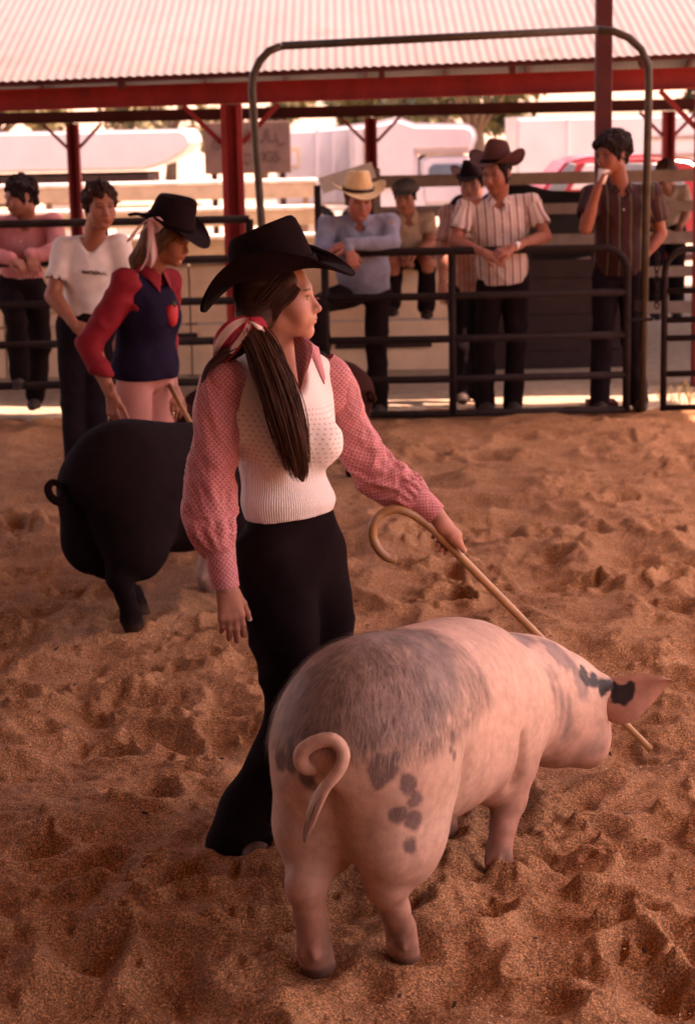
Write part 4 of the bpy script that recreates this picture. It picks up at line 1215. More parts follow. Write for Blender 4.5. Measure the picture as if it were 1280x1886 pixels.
def patch(name, rows, mat, parent, thick=.004, nu=14, nv=10, pat_scale=1.0, bulge=0.0):
    """cloth sheet through a grid of 3-D points (rows x columns), doubled to a thickness"""
    G = np.array(rows, float)
    a = np.stack([spline(g, nu) for g in G]); a = np.stack([spline(a[:, i], nv) for i in range(nu)], 1)
    du = np.gradient(a, axis=1); dv = np.gradient(a, axis=0); nn = np.cross(du, dv); nn /= np.linalg.norm(nn, axis=2)[..., None] + 1e-12
    top = (a + nn * thick / 2).reshape(-1, 3); bot = (a - nn * thick / 2).reshape(-1, 3)
    i = (np.arange(nv - 1)[:, None] * nu + np.arange(nu - 1)[None]).ravel()
    q = np.stack([i, i + 1, i + nu + 1, i + nu], 1); K = nu * nv
    rim = list(range(nu)) + [k * nu + nu - 1 for k in range(1, nv)] + list(range(K - 2, K - nu - 1, -1)) + [k * nu for k in range(nv - 2, 0, -1)]
    rim = np.array(rim); r2 = np.roll(rim, -1)
    f = np.concatenate([q, q[:, ::-1] + K, np.stack([rim, rim + K, r2 + K, r2], 1)])
    L = np.linalg.norm(a[0, -1] - a[0, 0]); H = np.linalg.norm(a[-1, 0] - a[0, 0])
    uu, ww = np.meshgrid(np.linspace(0, L, nu), np.linspace(0, H, nv)); p = np.stack([uu, ww, 0 * uu], -1).reshape(-1, 3)
    return obj(name, mesh_data(name, np.concatenate([top, bot]), f, pat=np.concatenate([p, p])), mat, parent)

# hair tuft at the tail's end and long hairs along it
_tw, _ = place(_tp, PIG_POS, PIG_HEAD)
strands('tail_tuft', [_tw[-4], _tw[-3], _tw[-2], _tw[-1], _tw[-1] + V(-.004, 0, -.02)], [(.012, .006), (.016, .008), (.018, .008), (.012, .006), (.003, .002)], 90, M['bristle'], pe, 9, .0007, 14)

# ------------------------------------------------------------------ the woman with the cane
def lattice_mat(name, ground, line, period=.0165):
    """rose cloth with a pale diagonal basket lattice, laid along the sleeve"""
    t = NT(name, .62, .3); co = t.attr('pat'); s = t.n('SeparateXYZ'); t.l(co, s.inputs[0])
    wob = t.math('MULTIPLY', t.noise(co, 60, 2), .004)
    def bars(a, b):
        ph = t.math('DIVIDE', t.math('ADD', t.math('ADD', a, b), wob), period)
        return t.math('LESS_THAN', t.math('ABSOLUTE', t.math('SUBTRACT', t.math('FRACT', ph), .5)), .13)
    neg = t.math('MULTIPLY', s.outputs[1], -1.0)
    d1 = bars(s.outputs[0], s.outputs[1]); d2 = bars(s.outputs[0], neg)
    cut1 = t.math('GREATER_THAN', t.math('FRACT', t.math('DIVIDE', t.math('ADD', s.outputs[0], neg), period * 2)), .22)
    cut2 = t.math('GREATER_THAN', t.math('FRACT', t.math('DIVIDE', t.math('ADD', s.outputs[0], s.outputs[1]), period * 2)), .22)
    m = t.math('MAXIMUM', t.math('MULTIPLY', d1, cut1), t.math('MULTIPLY', d2, cut2))
    f = t.noise(co, 30, 3)
    g = t.ramp(f, [(.3, tuple(q * .85 for q in ground)), (.7, tuple(min(1, q * 1.12) for q in ground))])
    t.base(t.mix(t.math('MULTIPLY', m, .62), g, line)); t.bump(t.noise(co, 400, 2), .1, .001); return t.m
M['lattice'] = lattice_mat('rose_lattice_cloth', (.48, .125, .14), (.70, .44, .42), .0128)

def knit_mat():
    """white knit: open lace rows above, vertical ribs at the waist (pat: around, height above hem)"""
    t = NT('white_knit', .85, .15); co = t.attr('pat'); s = t.n('SeparateXYZ'); t.l(co, s.inputs[0])
    u, v = s.outputs[0], s.outputs[1]
    rib = t.math('LESS_THAN', v, .145)
    ribs = t.math('ABSOLUTE', t.math('SINE', t.math('MULTIPLY', u, math.pi / .0068)))
    row = t.math('FLOOR', t.math('DIVIDE', v, .0125)); off = t.math('MULTIPLY', t.math('MODULO', row, 2.0), .007)
    fu = t.math('ABSOLUTE', t.math('SUBTRACT', t.math('FRACT', t.math('DIVIDE', t.math('ADD', u, off), .014)), .5))
    fv = t.math('ABSOLUTE', t.math('SUBTRACT', t.math('FRACT', t.math('DIVIDE', v, .0125)), .5))
    hole = t.math('LESS_THAN', t.math('ADD', t.math('POWER', fu, 2.0), t.math('POWER', fv, 2.0)), .042)
    lace = t.math('MULTIPLY', hole, t.math('SUBTRACT', 1.0, rib))
    low = t.math('LESS_THAN', v, .305); lace2 = t.math('MULTIPLY', lace, low)
    c = t.mix(t.math('MULTIPLY', lace2, .5), (.84, .79, .75), (.32, .24, .21))
    t.base(t.mix(t.math('MULTIPLY', t.math('MULTIPLY', rib, t.math('SUBTRACT', 1.0, ribs)), .24), c, (.45, .37, .33)))
    h = t.math('ADD', t.math('MULTIPLY', rib, ribs), t.math('MULTIPLY', t.math('SUBTRACT', 1.0, rib), t.math('SUBTRACT', 1.0, lace)))
    h = t.math('ADD', h, t.math('MULTIPLY', t.noise(co, 420, 2), .35)); t.bump(h, .55, .004); return t.m
M['knit'] = knit_mat()
M['canewood'] = plain('cane_wood', (.36, .19, .085), .35, .22, 14, .15, 60, spec=.5)

W = empty('person', gp(470, 1575), 'woman in black hat and white knit vest steering the spotted pig with a cane', 'person')
WY = 4.95
wn_ = unit(V(.62, -.79, 0)); ws_ = V(.79, .62, 0)           # chest forward, her left
shR, shL = at(412, 690, 4.84), at(612, 688, 5.06)
elR, wrR = at(392, 900, 4.80), at(416, 1084, 4.765)
elL, wrL = at(690, 868, 5.10), at(803, 952, 5.07)
nb = at(508, 668, 4.95)
hipc = at(538, 1010, 4.95); hipR, hipL = at(488, 1015, 4.89), at(588, 1010, 5.01)
knR, anR = at(548, 1310, 4.93), at(440, 1545, 4.85)
knL, anL = at(618, 1300, 5.10), at(655, 1500, 5.22)
ho = at(513, 549, 4.93); HR = look((math.cos(math.radians(-9)), math.sin(math.radians(-9)), .02))
RB = np.stack([ws_, wn_, V(0, 0, 1)], 1)
def TB(base, s, f, u): return V(base) + ws_ * s + wn_ * f + V(0, 0, u)

# body: head and neck fine, limbs and trunk coarser, hands fine; one mesh
SK = .93
F = Field(ho - V(.16, .16, .30), ho + V(.16, .16, .16), .0032)
head_prims(F, ho, HR, SK, True, ears=True)
F.cone(ho + HR @ V(0, -.022, -.055), nb + wn_ * .005 + V(0, 0, -.03), .050, .053, k=.03)
F.ell(nb + wn_ * .022 + V(0, 0, -.075), (.085, .062, .06), RB, k=.05)
hv, hf = F.mesh(1)
lo = np.minimum.reduce([shR, elR, wrR, anR, anL, wrL, knR]) - .2; hi = np.maximum.reduce([shL, elL, wrL, nb, knL, anL]) + .15
F = Field(lo, hi, .012)
F.cone(nb - V(0, 0, .14), hipc + V(0, 0, .15), .085, .085, k=.03, flat=(wn_, .75)); F.ell(hipc - ws_ * .01, (.115, .085, .10), RB, k=.04)
F.chain([nb - V(0, 0, .05), shR], [.04, .034]); F.chain([nb - V(0, 0, .05), shL], [.04, .034])
for a, b, c in ((shR, elR, wrR), (shL, elL, wrL)): F.chain([a, b, c], [.034, .030, .024], k=.02)
for a, b, c in ((hipR + ws_ * .01, knR, anR), (hipL - ws_ * .035, knL, anL)): F.chain([a - V(0, 0, .02), b, c], [.062, .045, .034], k=.03)
F.cone(anR, anR + V(.16, -.03, -.05), .034, .028); F.cone(anL, anL + V(.16, -.02, -.06), .034, .028)
bv, bf = F.mesh(1)
# right hand hanging, back of the hand to the camera, thumb to the right
F = Field(wrR + V(-.09, -.10, -.22), wrR + V(.12, .12, .06), .0028)
tipR, _ = hand_prims(F, wrR + V(.002, 0, .0), unit(at(427, 1150, 4.77) - wrR), V(-.28, .95, 0), .95, 1, (.22, .20, .25, .34), .05, (.5, .10), k=.004, fing=(1.14, 1.16))
h1v, h1f = F.mesh(1)
# left hand closed over the cane
caneA, caneB = at(800, 977, 5.055), at(1196, 1379, 5.42)
cdir = unit(caneB - caneA)
grip = caneA + cdir * .030
F = Field(grip - V(.14, .14, .14), grip + V(.14, .14, .16), .0028)
gd = unit(at(824, 990, 5.05) - wrL); 
up = unit(V(.30, -.35, .9) - cdir * (V(.30, -.35, .9) @ cdir)); sd = np.cross(cdir, up)      # sd points to the camera side / left below
F.cone(wrL - (grip - wrL) * .2, wrL * .5 + (grip + up * .022) * .5, .024, .025, k=.015)
F.cone(wrL * .5 + (grip + up * .022) * .5, grip + up * .030 + cdir * .020, .026, .024, k=.015, flat=(up, .85))
for i, (off, r_, L_) in enumerate(((.052, .0088, 1.0), (.034, .0090, 1.06), (.014, .0088, 1.0), (-.006, .0078, .86))):
    b0 = grip + cdir * off
    ring = [b0 + (up * math.cos(a) - sd * math.sin(a)) * (.0245 + .002 * (i % 2)) for a in np.array([.15, 1.15, 2.15, 2.95]) * L_]
    ring = [grip + up * .028 + cdir * (off * .75)] + ring
    F.chain([V(*q) for q in ring], [.011, r_ * 1.08, r_, r_ * .95, r_ * .85], k=.004)
tb = [grip + up * .026 + sd * .012 + cdir * .01, grip + up * .027 + sd * .016 + cdir * .042, grip + up * .0225 + sd * .008 + cdir * .072]
F.chain(tb, [.0125, .0105, .0080], k=.008)
F.chain([grip + up * .026 - sd * .012 + cdir * .030, grip + up * .021 - sd * .020 + cdir * .062, grip + up * .012 - sd * .021 + cdir * .092], [.0105, .0090, .0072], k=.004)
h2v, h2f = F.mesh(1)
SKIN = (.50, .235, .16)
tone = np.concatenate([face_tone(hv, ho, HR, SK, SKIN, (.36, .10, .085), (.055, .025, .018), blush=.3), np.tile(V(SKIN), (len(bv), 1)), np.tile(V(.45, .19, .125), (len(h1v), 1)), np.tile(V(.45, .19, .125), (len(h2v), 1))])
# nails
for q, tip in ((len(hv) + len(bv), tipR), (len(hv) + len(bv) + len(h1v), tb[2] + cdir * .004 + up * .006)):
    k_ = len(h1v) if q == len(hv) + len(bv) else len(h2v); vv = (h1v if q == len(hv) + len(bv) else h2v)
    m_ = np.clip((.0105 - np.linalg.norm(vv - tip, axis=1)) / .003, 0, 1)[:, None]; tone[q:q + k_] = tone[q:q + k_] * (1 - .8 * m_) + V(.72, .52, .45) * .8 * m_
v, f = join((hv, hf), (bv, bf), (h1v, h1f), (h2v, h2f))
obj('body', mesh_data('body', v, f, col=tone), M['skin'], W)
eyes(W, ho, HR, SK)

# knit vest
hemz = at(530, 960, 4.86)[2]
chest = TB(nb, 0, .0, -.15); waist = at(523, 890, 4.95)
F = Field(np.minimum(shR, hipR) - V(.12, .16, .14), np.maximum(shL, nb) + V(.12, .14, .1), .0062)
F.ell(TB(chest, -.005, .0, .03), (.148, .098, .155), RB, k=.03)
F.cone(TB(nb, 0, 0, -.16), waist, .128, .108, k=.05, flat=(wn_, .82))
F.cone(waist, V(hipc[0], hipc[1], hemz - .03) - ws_ * .004, .108, .122, k=.04, flat=(wn_, .84))
for q in (-1, 1):
    F.ell(TB(nb, q * .070, .088, -.205), (.062, .060, .068), RB, k=.045)
    F.cone(TB(nb, q * .05, -.005, -.010), TB(nb, q * .125, -.01, -.040), .045, .043, k=.04)
    F.cone(TB(nb, q * .125, -.01, -.040), TB(nb, q * .120, .01, -.16), .043, .045, k=.05)
wn2 = at(600, 925, 4.9)
F.ell(V(waist[0], waist[1], waist[2] - .045) + wn_ * .02 + ws_ * .01, (.125, .100, .045), RB, k=.04)          # soft roll above the hem
vneck = TB(nb, 0, .10, -.155)
F.cone(nb + V(0, 0, .06) + wn_ * .03, nb + wn_ * .03 - V(0, 0, .03), .060, .050, k=.012, op='s')
for t_ in np.linspace(0, 1, 9):
    w_ = .046 * (1 - t_) + .004
    c_ = (nb + wn_ * .05 + V(0, 0, -.01)) * (1 - t_) + (TB(nb, .005, .14, -.085)) * t_
    F.cone(c_ + wn_ * -.01, c_ + wn_ * .09, w_, w_, k=.006, op='s')
F.cut(V(hipc[0], hipc[1], hemz), V(.06, 0, -1))
v, f = F.mesh(1)
n_ = normals(v, f); v = cloth_noise(v, n_, .0026, 11, 3)
q = v - V(waist); ang = np.arctan2(q @ wn_, q @ ws_)
pat = np.stack([ang * .125, v[:, 2] - hemz + .06 * (v[:, 0] - hipc[0]), 0 * ang], 1)
obj('vest', mesh_data('vest', v, f, pat=pat), M['knit'], W)

# blouse: yoke under the vest, two full sleeves, cuffs, pointed collar
F = Field(np.minimum(shR, nb) - V(.12, .14, .22), np.maximum(shL, nb) + V(.1, .12, .08), .0075)
F.ell(TB(nb, 0, -.005, -.13), (.145, .086, .12), RB, k=.03)
for q, sh in ((-1, shR), (1, shL)): F.chain([TB(nb, q * .045, -.012, .005), TB(nb, q * .10, -.01, -.03), sh + V(0, 0, -.012), sh + V(0, 0, -.07)], [.036, .040, .046, .046], k=.03)
for t_ in np.linspace(0, 1, 7):
    w_ = .038 * (1 - t_) + .004; c_ = (nb + wn_ * .045 + V(0, 0, .0)) * (1 - t_) + TB(nb, .005, .13, -.065) * t_
    F.cone(c_, c_ + wn_ * .09, w_, w_, k=.005, op='s')
F.cone(nb + V(0, 0, .07), nb + V(0, 0, .0) + wn_ * .02, .056, .052, k=.006, op='s')
v, f = F.mesh(1); obj('blouse', mesh_data('blouse', v, f, pat=v[:, [0, 2, 1]]), M['lattice'], W)
R_ = [(424, 664, 4.87), (404, 695, 4.845), (397, 745, 4.83), (395, 800, 4.82), (392, 860, 4.81), (388, 915, 4.80), (387, 950, 4.80), (394, 985, 4.785), (403, 1012, 4.78), (406, 1022, 4.778)]
sleeve('sleeve', [at(*p) for p in R_], [.034, .047, .056, .060, .062, .067, .071, .061, .047, .040], M['lattice'], W, 80, 170, .085, 2, [(.90, .06)], ref=V(0, 1, 0))
sleeve('cuff', [at(*p) for p in ((405, 1012, 4.778), (409, 1040, 4.772), (415, 1082, 4.766))], [.0415, .0390, .0375], M['lattice'], W, 40, 24, .012, 5, ref=V(0, 1, 0))
L_ = [(600, 664, 5.05), (622, 690, 5.06), (636, 735, 5.075), (648, 785, 5.085), (664, 830, 5.09), (692, 868, 5.095), (725, 892, 5.09), (754, 908, 5.08), (772, 922, 5.075)]
sleeve('sleeve', [at(*p) for p in L_], [.026, .035, .044, .052, .062, .066, .062, .053, .041], M['lattice'], W, 80, 170, .105, 8, [(.93, .06)], ref=V(0, 1, 0))
sleeve('cuff', [at(*p) for p in ((764, 915, 5.075), (782, 931, 5.073), (802, 949, 5.07))], [.0405, .0375, .0345], M['lattice'], W, 40, 24, .012, 6, ref=V(0, 1, 0))
Yc = 4.83
patch('collar', [[at(541, 622, 4.90), at(556, 620, 4.87), at(569, 624, 4.86)], [at(545, 660, 4.86), at(562, 655, 4.835), at(577, 645, 4.835)], [at(549, 692, 4.835), at(559, 690, 4.82), at(567, 680, 4.82)], [at(552, 716, 4.82), at(554, 718, 4.815), at(556, 716, 4.815)]], M['lattice'], W, .004)
patch('collar', [[at(567, 626, 4.89), at(576, 634, 4.90), at(586, 640, 4.94)], [at(574, 655, 4.865), at(583, 658, 4.87), at(592, 668, 4.90)], [at(588, 688, 4.855), at(593, 690, 4.86), at(598, 692, 4.87)], [at(596, 706, 4.85), at(597, 707, 4.85), at(598, 706, 4.85)]], M['lattice'], W, .004)

# trousers, flared at the hem
F = Field(np.minimum.reduce([anR, hipR, knR]) - V(.18, .2, .12), np.maximum.reduce([hipL, anL, knL]) + V(.2, .2, .2), .0085)
F.ell(hipc + V(0, 0, -.015) - ws_ * .008, (.143, .108, .135), RB, k=.04)
F.cone(hipc + V(0, 0, .10), hipc - ws_ * .008, .112, .128, k=.04, flat=(wn_, .8))
F.ell(hipc - wn_ * .050 - V(0, 0, .03), (.110, .07, .095), RB, k=.05)
F.chain([hipR + V(.015, 0, -.03), knR, anR * .75 + knR * .25, anR + V(.0, 0, -.025)], [.100, .078, .084, .098], k=.04)
F.chain([hipL + V(-.022, 0, -.03), knL, anL + V(0, 0, -.03)], [.094, .075, .095], k=.04)
F.cut(V(0, 0, hipc[2] + .125), V(0, 0, 1))
F.cut(V(0, 0, .012), V(0, 0, -1))
v, f = F.mesh(1); n_ = normals(v, f); v = cloth_noise(v, n_, .007, 7, 5)
obj('trousers', mesh_data('trousers', v, f), M['blackcloth'], W)

# shoes
M['shoe'] = plain('tan_shoe', (.13, .085, .07), .5, .25, 20)
def shoe(parent, heel, toe, mat, w=.040, h=.045, shaft=.12):
    heel, toe = V(heel), V(toe); d = unit(toe - heel); L = np.linalg.norm(toe - heel)
    F = Field(np.minimum(heel, toe) - .08, np.maximum(heel, toe) + V(.08, .08, .16), .006)
    F.cone(heel + d * .02 + V(0, 0, h * .8), heel + d * L * .55 + V(0, 0, h * .7), w * .85, w, k=.03, flat=(V(0, 0, 1), .95))
    F.cone(heel + d * L * .55 + V(0, 0, h * .6), toe - d * .035 + V(0, 0, h * .45), w * .95, w * .72, k=.03, flat=(V(0, 0, 1), .62))
    if shaft: F.cone(heel + d * .03 + V(0, 0, h), heel + d * .04 + V(0, 0, shaft), w * .85, w * .8, k=.03)
    F.cut(heel + V(0, 0, .004), V(0, 0, -1))
    v, f = F.mesh(1); return obj('shoe', mesh_data('shoe', v, f), mat, parent)
g0 = gp(400, 1570); shoe(W, gp(432, 1572), gp(514, 1596), M['shoe'], .034, .026, 0)
shoe(W, V(anL[0] - .06, anL[1], .0), V(anL[0] + .17, anL[1] - .02, .0), M['shoe'])

# hair: cap, temple sweep, tail over the shoulder
F = Field(ho - V(.2, .2, .24), ho + V(.16, .16, .15), .0045)
hp = lambda x, y, z: ho + HR @ (V(x, y, z) * SK)
F.ell(hp(0, -.026, .036), V(.083, .098, .092) * SK, HR, k=.02)
F.ell(hp(0, -.050, -.02), V(.078, .070, .070) * SK, HR, k=.03)
for q in (1, -1):
    F.cone(hp(q * .064, .044, .050), hp(q * .070, -.030, -.040), .018, .024, k=.03)
    F.cone(hp(q * .070, -.030, -.040), hp(q * .050, -.075, -.058), .024, .032, k=.03)
tr_ = at(466, 602, 4.845)
F.chain([hp(.06, -.06, -.05), tr_], [.040, .030], k=.03)
F.ell(hp(0, .105, -.03), V(.054, .068, .085) * SK, HR, k=.01, op='s')
v, f = F.mesh(1); n_ = normals(v, f); pl_ = (v - ho) @ HR
an_ = np.arctan2(pl_[:, 0], pl_[:, 2]); pat = np.stack([an_ * .09, pl_[:, 1], pl_[:, 0] * 0], 1)
obj('hair', mesh_data('hair', v, f, pat=pat), M['darkhair'], W)
for q in (1, -1):
    strands('hair_sweep', [hp(q * .066, .052, .050), hp(q * .081, .022, .018), hp(q * .088, -.020, -.022), hp(q * .070, -.062, -.050), hp(q * .045 + .012, -.092, -.066)], [(.010, .026), (.007, .030), (.007, .032), (.010, .026), (.010, .016)], 260, M['darkhair'], W, 11 + q, .0010, 22)
M['tailhair'] = hair_mat('brown_tail_hair', (.072, .028, .016), 60, .6, .2)
TG = [at(462, 596, 4.845), at(472, 622, 4.815), at(490, 660, 4.79), at(511, 712, 4.765), at(529, 768, 4.755), at(543, 822, 4.765), at(552, 862, 4.785), at(558, 886, 4.795)]
strands('hair_tail', TG, [(.014, .014), (.034, .030), (.050, .036), (.060, .038), (.066, .038), (.060, .034), (.046, .026), (.026, .014)], 1500, M['tailhair'], W, 3, .0011, 28)
TC = spline(np.array(TG), 60); TR = spline(np.array([(.024, .024), (.034, .028), (.042, .030), (.050, .032), (.054, .032), (.048, .028), (.032, .020), (.006, .004)]), 60)
v, f, p = tube_geo(TC, TR, 40, True, ref=V(0, 1, 0), disp=lambda s, t: 1 + .07 * noise3(np.stack([np.cos(t) * 6, np.sin(t) * 6, s * 2], -1)) + .05 * noise3(np.stack([np.cos(t) * 14, np.sin(t) * 14, s * 3], -1)))
obj('hair_tail', mesh_data('hair_tail', v, f, pat=p), M['tailhair'], W)
strands('hair_lock', [at(455, 606, 4.86), at(440, 640, 4.85), at(408, 660, 4.815), at(382, 682, 4.80), at(366, 720, 4.79)], [(.024, .014), (.036, .016), (.030, .010), (.016, .006), (.004, .002)], 170, M['darkhair'], W, 5, .0020)

# scarf tied round the hair: striped loops
def stripe_mat(name, a, b):
    t = NT(name, .6, .3); s = t.n('SeparateXYZ'); t.l(t.attr('pat'), s.inputs[0])
    m_ = t.math('LESS_THAN', t.math('ABSOLUTE', t.math('SUBTRACT', s.outputs[1], .5)), .27)
    t.base(t.mix(m_, a, b)); return t.m
M['scarf'] = stripe_mat('red_white_scarf', (.42, .03, .05), (.76, .62, .56))
def ribbon(name, pts, widths, wdir, mat, parent, n=26, thick=.003):
    C = spline(np.array(pts), n); w = spline(np.array(widths, float)[:, None], n)[:, 0]; D = spline(np.array([unit(q) for q in wdir]), n); nu = 7; vv, pp = [], []
    T = np.gradient(C, axis=0); T /= np.linalg.norm(T, axis=1)[:, None] + 1e-9; N = np.cross(T, D)
    for s_ in (0, 1):
        for i in range(n):
            for j in range(nu):
                b_ = j / (nu - 1); vv.append(C[i] + D[i] * w[i] * (b_ - .5) + N[i] * (thick * s_ + .004 * math.cos(b_ * 6 + i * .3))); pp.append((i, b_, 0))
    K = n * nu; i = (np.arange(n - 1)[:, None] * nu + np.arange(nu - 1)[None]).ravel(); q = np.stack([i, i + 1, i + nu + 1, i + nu], 1)
    e1 = np.arange(n - 1) * nu; e2 = e1 + nu - 1
    ed = np.concatenate([np.stack([e1, e1 + nu, e1 + nu + K, e1 + K], 1), np.stack([e2, e2 + K, e2 + nu + K, e2 + nu], 1)])
    return obj(name, mesh_data(name, np.array(vv), np.concatenate([q, q[:, ::-1] + K, ed]), pat=np.array(pp)), mat, parent)
MB().tube(spline(np.array([TG[0], TG[1]]), 8)[1:6], .0375, 20).build('scarf', M['scarf'], W, True)
ribbon('scarf', [at(468, 588, 4.80), at(448, 590, 4.80), at(425, 605, 4.80), at(405, 630, 4.82), at(396, 655, 4.85), at(404, 660, 4.87), at(425, 640, 4.87), at(448, 610, 4.86)], [.016, .028, .040, .038, .012, .022, .026, .016], [V(.7, -.1, -.7)] * 8, M['scarf'], W)
ribbon('scarf', [at(462, 590, 4.795), at(452, 612, 4.79), at(432, 640, 4.80), at(405, 668, 4.82), at(388, 690, 4.84)], [.018, .026, .026, .022, .010], [V(.7, -.1, -.7)] * 5, M['scarf'], W)
ribbon('scarf', [at(450, 588, 4.83), at(466, 596, 4.79), at(484, 606, 4.80), at(486, 596, 4.86)], [.020, .024, .022, .02], [V(.2, -.2, 1)] * 4, M['scarf'], W)

# hat
cowboy_hat(W, hp(0, -.012, .070), HR, M['blackfelt'], a=.118, b=.100, hc=.122, wf=.090, ws=.088, side_up=.070, droop=.050, top=.88, crease=.02, tilt=.20, band=M['blackcloth'], flare=2.0)

# cane with a round crook
CN = empty('cane', (caneA + caneB) / 2, 'bamboo-brown walking cane with round crook, held by the woman', 'cane')
hook = [at(728, 1031, 5.02), at(712, 1026, 5.015), at(697, 1012, 5.015), at(687, 990, 5.02), at(688, 966, 5.02), at(702, 947, 5.03), at(726, 938, 5.035), at(752, 944, 5.04), at(776, 958, 5.05)]
cp = np.concatenate([spline(np.array(hook + [caneA]), 60), caneA + np.outer(np.linspace(.04, 1, 40), caneB - caneA)])
r_ = np.full(100, .0122); r_[-40:] = np.linspace(.0122, .0108, 40)
MB().tube(cp, r_ * (1 + .02 * np.sin(np.arange(100) * .9)), 12).build('shaft', M['canewood'], CN, True)

# ------------------------------------------------------------------ onlookers and the second exhibitor
def shirt_mat(name, c, stripe=None, period=.05, duty=.35, rough=.8, second=None):
    """cloth; vertical stripes run along pat.x"""
    t = NT(name, rough, .2); co = t.attr('pat'); s = t.n('SeparateXYZ'); t.l(co, s.inputs[0])
    f = t.noise(t.coord(), 14, 3); base = t.ramp(f, [(.3, tuple(q * .86 for q in c)), (.7, tuple(min(1, q * 1.1) for q in c))])
    if stripe is not None:
        ph = t.math('FRACT', t.math('DIVIDE', s.outputs[0], period)); m = t.math('LESS_THAN', ph, duty)
        base = t.mix(m, base, stripe)
        if second is not None:
            base = t.mix(t.math('LESS_THAN', t.math('ABSOLUTE', t.math('SUBTRACT', ph, .68)), .07), base, second)
    t.base(base); t.bump(f, .2, .004); return t.m

def build_person(name, label, J, shirt, trousers, skin=(.36, .15, .095), long=False, girth=1.0, hair=None, lip=None, cuffs=True, h=.0075, hc=.0048, collar=True, group='onlookers at the ring fence', hands=None, shirt_len=.0, face=None, hs=1.0, legs=True, brow=(.03, .015, .012), stubble=0.0, shoes=True, beard=None, roll=0.0, hipw=.085, legr=1.0, arm=1.0, fold=.0075):
    """J: joint positions in metres; l / r as seen in the picture"""
    e = empty(name, V(J['hip'][0], J['hip'][1], 0), label, 'person', group)
    shl, shr = V(J['shl']), V(J['shr']); mS = (shl + shr) / 2; mH = V(J['hip'])
    up = unit(mS - mH); side = unit(shr - shl); front = unit(np.cross(side, up)); side = np.cross(up, front)
    RB = np.stack([side, front, up], 1)
    hw = np.linalg.norm(shr - shl) / 2
    hipl, hipr = mH - side * hipw, mH + side * hipw
    ho = V(J['head']); HR = look(J['look'], roll)
    nbk = mS + up * .035
    # ---- body
    pts = [ho, shl, shr, J['ell'], J['elr'], J['wrl'], J['wrr'], mH] + ([J['knl'], J['knr'], J['anl'], J['anr']] if legs else [])
    pts = np.array([V(p) for p in pts]); lo, hi = pts.min(0) - .17, pts.max(0) + .17
    F = Field(lo, hi, h)
    F.cone(nbk - up * .12, mH + up * .12, .10, .09, k=.03, flat=(front, .8)); F.ell(mH, (.12, .09, .10), RB, k=.03)
    for sh, el, wr in ((shl, J['ell'], J['wrl']), (shr, J['elr'], J['wrr'])):
        F.cone(nbk - up * .05, sh, .045, .042, k=.03); F.chain([sh, V(el), V(wr)], [.046, .040, .0275], k=.02)
        F.cone(V(el) * .8 + V(wr) * .2, V(el) * .55 + V(wr) * .45, .042, .036, k=.02)
    if legs:
        for hp_, kn, an in ((hipl, J['knl'], J['anl']), (hipr, J['knr'], J['anr'])): F.chain([hp_, V(kn), V(an)], [.07, .05, .036], k=.03)
    F.cone(ho + HR @ V(0, -.03, -.09), nbk - up * .03, .052, .058, k=.03)
    bv, bf = F.mesh(1)
    F = Field(ho - V(.13, .13, .19) * hs, ho + V(.13, .13, .15) * hs, hc)
    head_prims(F, ho, HR, hs)
    F.cone(ho + HR @ V(0, -.02, -.05), ho * .35 + (nbk - up * .02) * .65, .052, .055, k=.03)
    hv, hf = F.mesh(1)
    parts = [(bv, bf), (hv, hf)]; tones = [np.tile(V(skin), (len(bv), 1)), face_tone(hv, ho, HR, hs, skin, lip or tuple(V(skin) * V(.85, .5, .5)), brow, stubble, .2)]
    for wr, el, spec in ((J['wrl'], J['ell'], (hands or {}).get('l')), (J['wrr'], J['elr'], (hands or {}).get('r'))):
        wr, el = V(wr), V(el); d = unit(wr - el); spec = spec or {}
        d = V(spec.get('d', d)); F = Field(wr - .17, wr + .17, .0055)
        hand_prims(F, wr, d, V(spec.get('n', (0, -.3, -1))), 1.05, spec.get('side', 1), spec.get('curl', (.3, .35, .4, .45)), .1, spec.get('thumb', (.6, .2)), k=.005)
        v, f = F.mesh(1); parts.append((v, f)); tones.append(np.tile(V(skin) * .95, (len(v), 1)))
    v, f = join(*parts); obj('body', mesh_data('body', v, f, col=np.concatenate(tones)), M['skin'], e)
    eyes(e, ho, HR, hs)
    # ---- shirt
    F = Field(lo - .03, hi + .03, .0085); g = girth
    F.ell(mS - up * .13, (hw - .010, .112 * g, .165), RB, k=.04)
    F.cone(mS - up * .20, mH + up * .10, .135 * g, .130 * g, k=.06, flat=(front, .82))
    F.cone(mH + up * .10, mH - up * shirt_len, .134 * g, .140 * g, k=.04, flat=(front, .82))
    if g > 1.05: F.ell(mH + up * .14 + front * .045, (.135 * g, .11 * g, .14), RB, k=.06)
    for q, sh, el, wr in ((-1, shl, V(J['ell']), V(J['wrl'])), (1, shr, V(J['elr']), V(J['wrr']))):
        F.cone(nbk - up * .035 + side * q * .05, sh - up * .01, .045, .054 * arm, k=.035)
        if long:
            F.chain([sh - up * .02, el, el * .25 + wr * .75], [.062 * arm, .056, .046], k=.03)
            F.cone(el * .25 + wr * .75, wr, .044, .038, k=.01)
        else:
            m_ = sh * .38 + el * .62; F.chain([sh - up * .018, m_], [.062 * arm, .066], k=.03)
            F.cone(m_ + unit(el - sh) * .018, m_ + unit(el - sh) * .07, .0585, .063, k=.006, op='s')
    F.cone(nbk + up * .08 + front * .01, nbk - up * .015 + front * .02, .060, .052, k=.015, op='s')
    F.cone(nbk - up * .02 + front * .06, nbk - up * .07 + front * .16, .040, .022, k=.01, op='s')
    F.cut(mH - up * (shirt_len + .01), -up)
    v, f = F.mesh(1); n_ = normals(v, f); v = cloth_noise(v, n_, fold, 8, float(ho[0] * 7 + 3))
